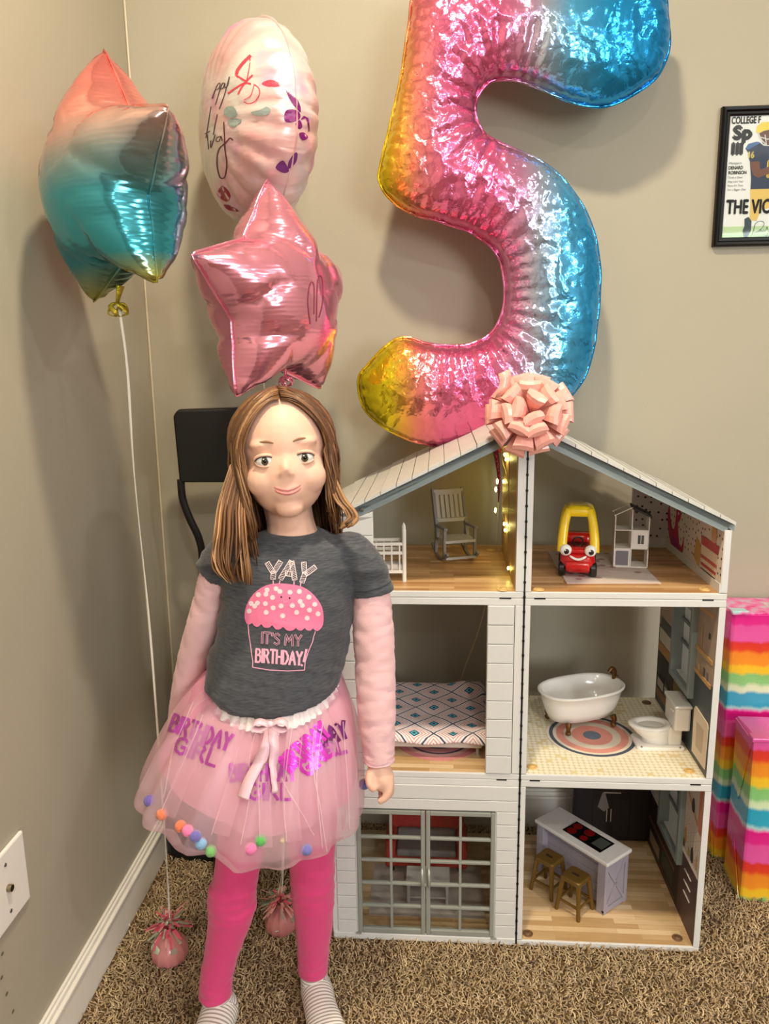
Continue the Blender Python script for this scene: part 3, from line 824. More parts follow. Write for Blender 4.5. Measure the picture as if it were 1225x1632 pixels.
# --- red and yellow ride-on toy car
M_cr = mat('car_red', (200, 16, 20), .25, coat=.4); M_cy = mat('car_yellow', (246, 206, 30), .3, coat=.3)
M_ck = mat('car_black', (18, 17, 17), .35); M_cwht = mat('car_white', (246, 244, 238), .3)
t = hthing('toy_car', 'red toy car with yellow roof and smiling face on the dotted mat', 'toy car', .120, .138, Z2 + .0012, -.16)
def rrect(w, d, r, n=5):
    out = []
    for cx, cy, a in ((w / 2 - r, d / 2 - r, 0), (-w / 2 + r, d / 2 - r, 1), (-w / 2 + r, -d / 2 + r, 2), (w / 2 - r, -d / 2 + r, 3)):
        out += [(cx + r * math.cos((a + i / n) * math.pi / 2), cy + r * math.sin((a + i / n) * math.pi / 2)) for i in range(n + 1)]
    return out
rings = []
for z, w, d, y in ((.010, .058, .094, 0), (.016, .066, .102, 0), (.030, .068, .104, 0), (.040, .066, .100, .002), (.050, .062, .092, .006), (.056, .056, .080, .012)):
    rings.append([Vector((a, b + y, z)) for a, b in rrect(w, d, min(w, d) * .32)])
MB().loft(rings).build('body', M_cr, t, smooth=True)
MB().loft([[Vector((a, b - .030, z)) for a, b in rrect(w, d, .008)] for z, w, d in ((.050, .056, .036), (.056, .050, .030), (.058, .040, .022))]).build('bonnet', M_cr, t, smooth=True)
MB().loft([[Vector((a, b + .030, z)) for a, b in rrect(w, d, .012)] for z, w, d in ((.050, .060, .038), (.068, .058, .034), (.074, .052, .028))]).build('boot', M_cr, t, smooth=True)
MB().box(-.02, .02, -.018, .016, .0560, .0575).build('cockpit', M_ck, t, bevel=.002)
MB().loft([[Vector((a, b - .0540, 0)).lerp(Vector((a, b - .0540, 0)), 0) + Vector((0, z2 * .0, .022 + z2)) for a, b in rrect(.046, .008, .0035)] for z2 in (-.006, .012)]).build('bumper', M_cr, t, smooth=True)
# roof: four curved pillars and a domed top
def pillar(sx, y0, y1):
    pts = spline([(sx * .031, y0, .050), (sx * .030, y0 + (y1 - y0) * .25, .080), (sx * .0255, y0 + (y1 - y0) * .6, .112), (sx * .019, y1, .130)], 5)
    return MB().tube(pts, [.0078 - .0018 * i / len(pts) for i in range(len(pts))], 10, flat=1.3)
for sx in (-1, 1):
    pillar(sx, -.040, -.016).build('pillar', M_cy, t, smooth=True)
    pillar(sx, .042, .030).build('pillar', M_cy, t, smooth=True)
MB().loft([[Vector((a, b + .008, z)) for a, b in rrect(w, d, .011)] for z, w, d in ((.118, .054, .066), (.128, .052, .064), (.135, .046, .056), (.138, .034, .044))]).build('roof', M_cy, t, smooth=True)
for sx in (-1, 1):
    for y in (-.036, .034):
        MB().lathe([(0, -.007), (.0125, -.007), (.0145, -.004), (.0145, .004), (.0125, .007), (0, .007)], (sx * .030, y, .0148), 20, Matrix.Rotation(math.pi / 2, 4, 'Y')).build('wheel', M_ck, t, smooth=False, bevel=.0008)
    e = MB().sphere((sx * .0235, -.0455, .0545), (.0115, .008, .0115), 18, 12).build('eye', M_cwht, t, smooth=True)
    MB().sphere((sx * .0235 + .001, -.0512, .0535), (.0058, .003, .0062), 14, 8).build('pupil', M_ck, e, smooth=True)
    MB().sphere((sx * .0235 - .0012, -.0538, .0560), (.0016, .001, .0016), 8, 6).build('glint', M_cwht, e, smooth=True)
sm = [(-.016 + .032 * i / 8, .0445 - .007 * math.sin(math.pi * i / 8)) for i in range(9)]
MB().tube([(u, -.0500 - .002 * math.cos(u * 90), v) for u, v in sm], [.0012] + [.0026] * 7 + [.0012], 8).build('smile', M_cwht, t, smooth=True)
tor = MB(); ring = [Vector((.010 * math.cos(a), .010 * math.sin(a) * .7, .010 * math.sin(a) * .7)) + Vector((0, -.010, .064)) for a in [2 * math.pi * i / 16 for i in range(17)]]
tor.tube(ring, .0018, 6).build('steering_wheel', M_ck, t, smooth=True)

# --- tiny dollhouse beside the car
M_mh = mat('mini_white', (226, 218, 210), .5); M_mr = mat('mini_roof', (48, 44, 44), .6)
t = hthing('miniature_dollhouse', 'tiny white dollhouse with dark roof beside the toy car', 'toy house', .236, .190, Z2 + .0012, -.12)
mw, md, th = .034, .022, .0018
mz = [0, .038, .077]
for z in mz: MB().box(-mw, mw, -md, md, z, z + th).build('storey', M_mh, t)
for x, z1 in ((-mw, .108), (-.001, .125), (mw - th, .108)): MB().box(x, x + th, -md, md, 0, z1).build('upright', M_mh, t)
MB().box(0, mw, -md, -md + th, .038, .077).build('front_panel', M_mh, t)
MB().box(-mw, 0, -md + .002, -md + .004, 0, .038).build('garage_frame', M_mh, t)
MB().box(-mw + .005, -.005, -md - .0005, -md + .004, .004, .034).build('garage_door', mat('mini_grey', (116, 108, 116), .6), t)
MB().box(.012, .024, -md - .0006, -md, .050, .068).build('window', mat('mini_dark', (70, 64, 62), .5), t)
MB().bar((.018, -md - .0008, .050), (.018, -md - .0008, .068), .001, .001).build('window_bar', M_mh, t)
for z in (.006, .05): MB().box(mw - .0002, mw + .0006, -.008, .008, z, z + .02).build('side_window', mat('mini_dark', (70, 64, 62), .5), t)
MB().prism([(-.001, .127), (mw + .004, .108), (mw + .004, .104), (-.001, .122)], lambda u, v, w: Vector((u, -md - .001 + w, v)), 2 * md + .002).build('roof_panel', M_mr, t)
MB().bar((-mw - .002, -md, .108), (0, -md, .126), .0016, .0016).build('roof_edge', M_mh, t)
MB().bar((-mw - .002, md, .108), (0, md, .126), .0016, .0016).build('roof_edge', M_mh, t)
for x in (.008, .026): MB().box(x, x + .004, -.004, .002, .110, .128 - x * .35).build('chimney', M_mr, t)

# --- bathtub
M_tub = mat('tub_white', (244, 240, 234), .18, coat=.5); M_bronze = mat('tub_bronze', (110, 74, 34), .35, .6)
t = hthing('bathtub', 'white toy clawfoot bathtub standing on the round rug', 'bathtub', .154, .217, Z1 + .002, .40)
def oval(a, b, z, n=40, dx=0):
    return [Vector((dx + a * math.copysign(abs(math.cos(k)) ** .8, math.cos(k)), b * math.copysign(abs(math.sin(k)) ** .8, math.sin(k)), z)) for k in [2 * math.pi * i / n for i in range(n)]]
prof = [(.062, .028, .020, -.004), (.074, .040, .024, -.002), (.083, .047, .040, 0), (.090, .052, .062, 0), (.094, .055, .080, 0), (.099, .060, .084, 0), (.100, .061, .088, 0), (.097, .058, .090, 0), (.091, .053, .086, 0), (.086, .049, .062, 0), (.078, .042, .038, 0), (.062, .030, .030, 0)]
MB().loft([oval(a, b, z + .012 * max(0, (k_ - 0)) * 0, dx=d_) for k_, (a, b, z, d_) in enumerate(prof)]).build('basin', M_tub, t, smooth=True)
for sx in (-1, 1):
    for sy in (-1, 1):
        pts = [(sx * .056, sy * .040, .028), (sx * .058, sy * .044, .018), (sx * .056, sy * .041, .010), (sx * .058, sy * .045, .003)]
        MB().tube(spline(pts, 4), [.0075, .007, .0065, .006, .0052, .0048, .0046, .0045, .0048, .0055, .006, .0062, .005], 10).build('claw_foot', M_bronze, t, smooth=True)
MB().tube(spline([(.092, .012, .086), (.094, .012, .104), (.086, .012, .112), (.078, .012, .104)], 5), .0045, 8).build('faucet', M_bronze, t, smooth=True)
for dy in (-.008, .008): MB().tube([(.094, .012, .094), (.092, .012 + dy * 1.6, .098)], [.002, .0028], 8).build('tap', M_bronze, t, smooth=True)

# --- round rug (bathroom): printed rings
t = hthing('round_rug', 'round rug with coral, cream and navy rings under the bathtub', 'rug', .170, .163, Z1 + .0001)
for i, (r0, r1, c) in enumerate(((.0, .019, (104, 120, 136)), (.019, .043, (224, 150, 134)), (.043, .060, (226, 212, 194)), (.060, .076, (224, 152, 136)), (.076, .083, (232, 220, 202)), (.083, .091, (74, 84, 98)), (.091, .097, (236, 226, 208)))):
    mb = MB(); n = 48
    if r0 == 0: mb.lathe([(0, 0), (r1, 0), (r1, .0010)], n=n)
    else: mb.lathe([(r0, .0), (r1, .0), (r1, .0010), (r0, .0010), (r0, .0)], n=n, cap=False)
    mb.build('ring', mat('rug_ring_%d' % i, c, .7, bump=.6, bscale=500), t)
# --- toilet
t = hthing('toilet', 'white toy toilet against the dark bathroom wall', 'toilet', .308, .135, Z1, 0)
# faces -x; local x axis along the bowl
def egg(cx, a, b, z, n=28): return [Vector((cx + a * math.cos(k) * (1.12 if math.cos(k) < 0 else .9), b * math.sin(k), z)) for k in [2 * math.pi * i / n for i in range(n)]]
MB().loft([[Vector((p[0] - .008, p[1], z)) for p in rrect(w, d, .008)] for z, w, d in ((0, .098, .066), (.005, .098, .066), (.007, .094, .062), (.007, .085, .052))]).build('plinth', M_tub, t, smooth=False, bevel=.0008)
MB().loft([egg(-.006, .032, .022, .006), egg(-.010, .028, .019, .016), egg(-.016, .034, .024, .026), egg(-.020, .040, .029, .038), egg(-.021, .0415, .030, .043)]).build('bowl', M_tub, t, smooth=True)
MB().loft([egg(-.021, .0435, .0315, .043), egg(-.021, .0440, .0320, .046), egg(-.021, .0425, .0305, .048), egg(-.021, .031, .021, .048), egg(-.021, .028, .018, .044), egg(-.020, .015, .010, .034)], cap0=False).build('seat_ring', M_tub, t, smooth=True)
MB().box(.008, .036, -.020, .020, .006, .046).build('pedestal', M_tub, t, bevel=.004)
MB().box(.014, .046, -.036, .036, .046, .096).build('tank', M_tub, t, bevel=.004)
MB().box(.011, .0475, -.039, .039, .096, .103).build('tank_lid', M_tub, t, bevel=.003)
for x, y in ((-.048, -.0305), (.030, -.0305)): MB().sphere((x, y, .008), .0022, 8, 6).build('bolt_cap', M_rk, t)
MB().tube([(.012, -.028, .088), (.010, -.016, .087)], .0018, 6).build('flush_lever', M_tub, t)
# --- kitchen island
M_il = mat('island_lilac', (160, 154, 168), .45); M_it = mat('island_top', (226, 222, 220), .3, var=.03, vscale=80)
ang = math.atan2(-.155, .133)
t = hthing('kitchen_island', 'lilac-grey toy kitchen island with white top and black stove', 'kitchen island', .161, .178, ZG, ang)
LX, LY, LZ = .102, .043, .129
MB().box(-LX, LX, -LY, LY, LZ - .009, LZ).build('countertop', M_it, t, bevel=.0025)
MB().box(-LX + .008, LX - .012, -LY + .022, LY - .004, .004, LZ - .009).build('body', M_il, t)
for i in range(5):
    z0 = .006 + i * .0228
    MB().box(-LX + .012, LX - .018, -LY + .0200, -LY + .0225, z0 + .0006, z0 + .0222).build('plank', M_il, t, bevel=.0008)
xe = LX - .012
MB().box(xe, xe + .003, -LY + .003, LY - .004, .002, LZ - .009).build('end_panel', M_il, t)
for y0, y1 in ((-LY + .003, -LY + .013), (LY - .014, LY - .004)): MB().box(xe + .003, xe + .0065, y0, y1, .0, LZ - .009).build('end_stile', M_il, t, bevel=.0006)
for z0, z1 in ((.002, .014), (LZ - .021, LZ - .009)): MB().box(xe + .003, xe + .0060, -LY + .013, LY - .014, z0, z1).build('end_rail', M_il, t, bevel=.0006)
for a, b in ((-LY + .012, LY - .013), (LY - .013, -LY + .012)): MB().bar((xe + .0045, a, .013), (xe + .0045, b, LZ - .020), .006, .003, (1, 0, 0)).build('cross_brace', M_il, t)
MB().box(-LX + .006, -LX + .010, -LY + .003, LY - .004, .0, LZ - .009).build('end_panel', M_il, t)
for x in (xe - .014, -LX + .010): MB().box(x, x + .014, -LY + .003, -LY + .022, .0, LZ - .009).build('corner_post', M_il, t, bevel=.0008)
ck = MB().box(-.036, .068, -.024, .026, LZ, LZ + .0012).build('cooktop', mat('stove_black', (14, 13, 14), .12), t)
for x, y, r_ in ((-.022, .012, .011), (-.020, -.011, .011), (.010, .013, .012), (.014, -.012, .009)):
    MB().lathe([(0, 0), (r_, 0), (r_, .0003), (0, .0003)], (x, y, LZ + .0012), 20).build('burner', mat('burner_red', (120, 12, 12), .2), ck)
MB().box(.036, .064, -.014, .020, LZ + .0012, LZ + .0016).build('griddle', mat('stove_grey', (74, 78, 74), .3), ck)
MB().lathe([(0, 0), (.003, 0), (.003, .001), (0, .001)], (xe + .004, -LY + .0028, .008), 10, Matrix.Rotation(math.pi / 2, 4, 'X')).build('screw', M_black, t)

# --- two stools
M_st = mat('stool_bronze', (114, 86, 32), .38, .35)
def stool(x, y, label):
    t = hthing('stool', label, 'stool', x, y, ZG, ang + .12, 'bronze stools at the kitchen island')
    s = .0235; h_ = .084
    MB().loft([[Vector((a, b, z)) for a, b in rrect(w, w, .007)] for z, w in ((h_ - .009, .050), (h_ - .002, .049), (h_, .045))]).build('seat', M_st, t, smooth=False, bevel=.0008)
    MB().loft([[Vector((a, b, h_ + z)) for a, b in rrect(.018, .0055, .0025)] for z in (0, .0008)]).build('grip_slot', mat('stool_slot', (44, 30, 12), .5), t)
    for sx in (-1, 1):
        for sy in (-1, 1):
            MB().tube([(sx * (s + .004), sy * (s + .004), 0), (sx * (s - .004), sy * (s - .004), h_ - .008)], [.0042, .0055], 8).build('leg', M_st, t)
    k = s + .001
    for a, b in (((-k, -k), (k, -k)), ((k, -k), (k, k)), ((k, k), (-k, k)), ((-k, k), (-k, -k))):
        MB().bar((*a, .026), (*b, .026), .003, .0055).build('stretcher', M_st, t)
stool(.0875, .158, 'bronze toy stool near the island corner by the French doors')
stool(.1350, .098, 'bronze toy stool in front, nearest the open edge of the kitchen')

# --- bed with patterned cover (bedroom)
m, N, L, b = _mat('print_diamond_fabric')
tc = N.new('ShaderNodeTexCoord'); se = N.new('ShaderNodeSeparateXYZ'); L.new(tc.outputs['Object'], se.inputs[0])
def mth(op, a, v=None, N=N, L=L):
    k = N.new('ShaderNodeMath'); k.operation = op
    for i_, q_ in enumerate((a, v)):
        if q_ is None: continue
        if isinstance(q_, (int, float)): k.inputs[i_].default_value = q_
        else: L.new(q_, k.inputs[i_])
    return k.outputs[0]
def cell(o, per, off=0.0):            # distance from the cell's middle, 0 .. .5
    return mth('ABSOLUTE', mth('SUBTRACT', mth('FRACT', mth('ADD', mth('DIVIDE', o, per), off + 100)), .5))
def layer(ox, oy):
    return mth('ADD', cell(se.outputs[0], .080, ox), mth('MULTIPLY', cell(se.outputs[1], .078, oy), 1.0))
d1 = mth('MINIMUM', layer(0, 0), layer(.5, .5))
r = ramp(N, [(0, srgb(34, 70, 98)), (.05, srgb(96, 190, 208)), (.10, srgb(32, 76, 106)), (.15, srgb(240, 230, 228)), (.20, srgb(214, 110, 118)), (.225, srgb(240, 230, 228)), (.29, srgb(208, 112, 122)), (.315, srgb(240, 232, 230)), (.38, srgb(206, 124, 132)), (.40, srgb(240, 232, 230)), (.47, srgb(74, 66, 96))], 'CONSTANT')
L.new(d1, r.inputs[0]); L.new(r.outputs[0], b.inputs['Base Color']); b.inputs['Roughness'].default_value = .85
M_quilt = m
t = hthing('toy_bed', 'toy bed under a white cover with pink and blue diamonds', 'bed', -.170, .185, Z1, .0)
n_, m_ = 30, 30
vs = []; fs = []
for j in range(m_):
    for i in range(n_):
        u, v = i / (n_ - 1), j / (m_ - 1)
        x = -.116 + .234 * u; y = -.140 + .285 * v
        e = min(u, 1 - u, v, 1 - v)
        z = .048 - .010 * max(0, 1 - e / .05) ** 1.5 + .0035 * noise.noise(Vector((x * 22, y * 22, 3)))
        if v > .7 and u > .62: z += .012 * math.sin(math.pi * min(1, (v - .7) / .3)) * min(1, (u - .62) / .2)
        if v < .08: z += .003 * math.sin(u * 11)
        vs.append((x, y, z))
for j in range(m_ - 1):
    for i in range(n_ - 1): fs.append((j * n_ + i, j * n_ + i + 1, (j + 1) * n_ + i + 1, (j + 1) * n_ + i))
mb = MB(); mb.v, mb.f = vs, fs
c_ = mb.build('cover', M_quilt, t, smooth=True)
c_.modifiers.new('thick', 'SOLIDIFY').thickness = .004
MB().box(-.100, .100, -.128, .138, .020, .040).build('mattress', mat('bed_mattress', (206, 196, 190), .8), t, bevel=.005)
for sx in (-1, 1):
    for y in (-.115, .125): MB().tube([(sx * .09, y, 0), (sx * .09, y, .022)], .0035, 8).build('leg', M_rkl, t)
t = hthing('round_rug', 'round pink braided rug below the patterned bed', 'rug', -.160, .135, Z1 + .0001)
for i, (r0, r1, c) in enumerate(((0, .03, (216, 150, 150)), (.03, .045, (92, 84, 96)), (.045, .062, (212, 148, 148)), (.062, .068, (88, 84, 98)), (.068, .078, (226, 180, 172)), (.078, .092, (214, 140, 142)))):
    mb = MB()
    if r0 == 0: mb.lathe([(0, 0), (r1, 0), (r1, .0010)], n=44)
    else: mb.lathe([(r0, 0), (r1, 0), (r1, .0010), (r0, .0010), (r0, 0)], n=44, cap=False)
    mb.build('ring', mat('bed_rug_ring_%d' % i, c, .8, bump=.6, bscale=500), t)

# --- living room behind the glass doors
M_sofa = mat('sofa_red', (196, 50, 44), .8, bump=.4, bscale=700); M_cush = mat('sofa_grey', (140, 132, 130), .85, bump=.4, bscale=600)
t = hthing('toy_sofa', 'red toy sofa with grey cushions behind the glass doors', 'sofa', -.188, .240, ZG)
MB().box(-.088, .088, .018, .045, .012, .142).build('backrest', M_sofa, t, bevel=.008, seg=3)
MB().box(-.088, .088, -.040, .020, .012, .040).build('seat_base', M_sofa, t, bevel=.006, seg=3)
for s in (-1, 1):
    MB().box(s * .083 - .012, s * .083 + .012, -.044, .040, .012, .082).build('armrest', M_sofa, t, bevel=.007, seg=3)
    MB().box(s * .035 - .034, s * .035 + .034, -.042, .016, .040, .058).build('seat_cushion', M_cush, t, bevel=.006, seg=3)
    MB().box(s * .035 - .034, s * .035 + .034, .002, .020, .050, .082).build('back_cushion', M_cush, t, bevel=.007, seg=3)
    for y in (-.034, .036): MB().tube([(s * .078, y, 0), (s * .078, y, .013)], .004, 8).build('leg', M_black, t)
t = hthing('coffee_table', 'white toy coffee table in front of the red sofa', 'table', -.183, .115, ZG + .0012)
MB().box(-.048, .048, -.030, .030, .050, .057).build('tabletop', M_cw, t, bevel=.0015)
MB().box(-.044, .044, -.026, .026, .018, .022).build('lower_shelf', M_rkl, t)
for sx in (-1, 1):
    for sy in (-1, 1): MB().box(sx * .042 - .003, sx * .042 + .003, sy * .025 - .003, sy * .025 + .003, 0, .050).build('leg', M_rkl, t)
t = hthing('area_rug', 'grey and pink area rug beneath the toy coffee table', 'rug', -.185, .140, ZG)
MB().box(-.125, .125, -.085, .085, 0, .0012).build('rug_sheet', mat('living_rug', (196, 182, 174), .8, var=.25, vscale=26), t)

# --- gift bow on the roof ridge: three tiers of ribbon loops
M_rib = mat('ribbon_pink', (250, 176, 164), .22, spec=.7, sheen=.2)
MATS['ribbon_pink'].node_tree.nodes['Principled BSDF'].inputs['Subsurface Weight'].default_value = .0
bc = HM @ Vector((-.001, -.022, 1.094))
bow = thing('gift_bow', 'large pale pink ribbon bow stuck on the roof peak', 'bow', bc)
dirv = (CAMP + Vector((.0, .2, .25)) - bc).normalized()       # the bow's face
qz = dirv.to_track_quat('Z', 'Y').to_matrix()
def loop(az, el, ln, w, fat):
    """one cone-shaped ribbon loop leaving the middle at azimuth az, raised by el"""
    M = Matrix.Rotation(az, 3, 'Z') @ Matrix.Rotation(-el, 3, 'Y')
    vs = []
    prof = [(.0, .0), (.30, .38), (.62, .85), (.84, 1.0), (.96, .72), (1.0, .0), (.96, -.72), (.84, -1.0), (.62, -.85), (.30, -.38), (0, 0)]
    for x, z in prof:
        ww = w * (.12 + .88 * x ** 1.15)
        for k in (-1, -.33, .33, 1): vs.append(qz @ (M @ Vector((ln * x, k * ww / 2, fat * z - (.10 * ww * (k * k - .4)) * (1 if z >= 0 else -1)))))
    n = len(prof); mb = MB(); mb.add(vs, [(4 * i + q, 4 * i + q + 1, 4 * i + q + 5, 4 * i + q + 4) for i in range(n - 1) for q in range(3)])
    o = mb.build('ribbon_loop', M_rib, bow, smooth=False, fix=False)
    o.modifiers.new('thick', 'SOLIDIFY').thickness = .0005
for tier, (n_, el, ln) in enumerate(((10, .02, .075), (9, .38, .072), (7, .78, .066), (3, 1.15, .056))):
    for i in range(n_):
        rr = random.Random(tier * 40 + i)
        loop(2 * math.pi * i / n_ + tier * .33 + rr.uniform(-.08, .08), el + rr.uniform(-.06, .06), ln * rr.uniform(.94, 1.05), .037, .0095)
MB().lathe([(0, -.006), (.016, -.006), (.016, -.004), (0, -.004)], (0, 0, 0), 16, qz.to_4x4()).build('backing_card', M_rib, bow)
# a loose ribbon end sticking up
up = [P(*p, bc.y - .02) - bc for p in ((797, 632), (803, 618), (806, 604), (803, 592))]
mb = MB()
vs = []
for i, p in enumerate(up): vs += [p + Vector((-.010, 0, -.004)), p + Vector((.010, .002, .004))]
mb.add(vs, [(0, 1, 3, 2), (2, 3, 5, 4), (4, 5, 7, 6)])
mb.build('ribbon_end', M_rib, bow, smooth=True, fix=False).modifiers.new('thick', 'SOLIDIFY').thickness = .0006

# --- string lights on the attic post: wire and glowing bulbs
t = hthing('fairy_lights', 'thin wire of warm fairy lights on the wooden attic post', 'string lights', 0, 0, 0)
wz = [1.03, .985, .945, .905, .868, .838, .806, .775]
pts = [(-.0225 - .003 * (i % 2), .19 + .09 * math.sin(i * 2.1), z) for i, z in enumerate(wz)]
pts += [(-.027, .30, .772), (-.025, .335, .790)]
MB().tube(spline(pts, 5), .0006, 5).build('wire', mat('fairy_wire', (196, 186, 120), .4, .3), t, smooth=True)
M_bulb = mat('fairy_bulb', (255, 246, 170), .3, emit=(255, 240, 120), estr=26)
for i, (y, z) in enumerate(((.20, .985), (.235, .99), (.215, .845), (.19, .837), (.25, .93), (.10, .78))):
    MB().sphere((-.0215, y, z), (.0022, .0022, .004), 10, 8).build('bulb', M_bulb, t, smooth=True)
for z, dx in ((1.02, 0), (1.0, -.002), (.918, -.003), (.90, -.006), (.852, -.006)):
    MB().sphere((-.026 + dx, .325, z), (.0025, .002, .006), 8, 6).build('bulb', M_bulb, t, smooth=True)
for z in (.985, .842):
    d = bpy.data.lights.new('fairy_glow', 'POINT'); d.energy = .035; d.color = (1, .86, .3); d.shadow_soft_size = .004
    o = bpy.data.objects.new('fairy_glow', d); COL.objects.link(o); o.location = HM @ Vector((-.031, .215, z))

# ================================================================== foil balloons
def foil_mat(name, stops, axis, lo, hi, rough=.13, crumple=0.0, cscale=30, fine=.0, seam_scale=None):
    """mirror foil whose printed colour runs along one object axis (0 x, 1 y, 2 z)"""
    m, N, L, b = _mat(name)
    tc = N.new('ShaderNodeTexCoord')
    if isinstance(stops, tuple): b.inputs['Base Color'].default_value = srgb(*stops)
    else:
        se = N.new('ShaderNodeSeparateXYZ'); L.new(tc.outputs['Object'], se.inputs[0])
        mr = N.new('ShaderNodeMapRange'); mr.inputs[1].default_value = lo; mr.inputs[2].default_value = hi
        nz = N.new('ShaderNodeTexNoise'); nz.inputs['Scale'].default_value = 6; L.new(tc.outputs['Object'], nz.inputs['Vector'])
        ad = N.new('ShaderNodeMath'); ad.operation = 'MULTIPLY_ADD'; ad.inputs[1].default_value = .04 * (hi - lo)
        L.new(nz.outputs['Fac'], ad.inputs[0]); L.new(se.outputs[axis], ad.inputs[2]); L.new(ad.outputs[0], mr.inputs[0])
        r = ramp(N, [(p, srgb(*c)) for p, c in stops]); L.new(mr.outputs[0], r.inputs[0]); L.new(r.outputs[0], b.inputs['Base Color'])
    b.inputs['Metallic'].default_value = .78
    b.inputs['Roughness'].default_value = rough if not isinstance(rough, tuple) else rough[0]
    last = None
    if crumple:
        # wrinkled foil: ridged cells plus fine noise
        vo = N.new('ShaderNodeTexVoronoi'); vo.feature = 'DISTANCE_TO_EDGE'; vo.inputs['Scale'].default_value = cscale
        nz2 = N.new('ShaderNodeTexNoise'); nz2.inputs['Scale'].default_value = cscale * .7; nz2.inputs['Detail'].default_value = 5
        wv = N.new('ShaderNodeMixRGB'); wv.inputs[0].default_value = .25
        L.new(tc.outputs['Object'], nz2.inputs['Vector']); L.new(tc.outputs['Object'], wv.inputs[1]); L.new(nz2.outputs['Color'], wv.inputs[2]); L.new(wv.outputs[0], vo.inputs['Vector'])
        bp = N.new('ShaderNodeBump'); bp.inputs['Strength'].default_value = crumple; bp.inputs['Distance'].default_value = .01
        L.new(vo.outputs['Distance'], bp.inputs['Height']); last = bp
        bp2 = N.new('ShaderNodeBump'); bp2.inputs['Strength'].default_value = crumple * .6; bp2.inputs['Distance'].default_value = .006
        L.new(nz2.outputs['Fac'], bp2.inputs['Height']); L.new(bp.outputs[0], bp2.inputs['Normal']); last = bp2
    if fine:
        wv = N.new('ShaderNodeTexWave'); wv.wave_type = 'BANDS'; wv.bands_direction = 'Y'; wv.inputs['Scale'].default_value = 42; wv.inputs['Distortion'].default_value = 2.2; wv.inputs['Detail'].default_value = 1
        L.new(tc.outputs['Object'], wv.inputs['Vector'])
        bp = N.new('ShaderNodeBump'); bp.inputs['Strength'].default_value = fine; bp.inputs['Distance'].default_value = .0015
        L.new(wv.outputs['Fac'], bp.inputs['Height'])
        if last: L.new(last.outputs[0], bp.inputs['Normal'])
        last = bp
    if last: L.new(last.outputs[0], b.inputs['Normal'])
    MATS[name] = m; return m

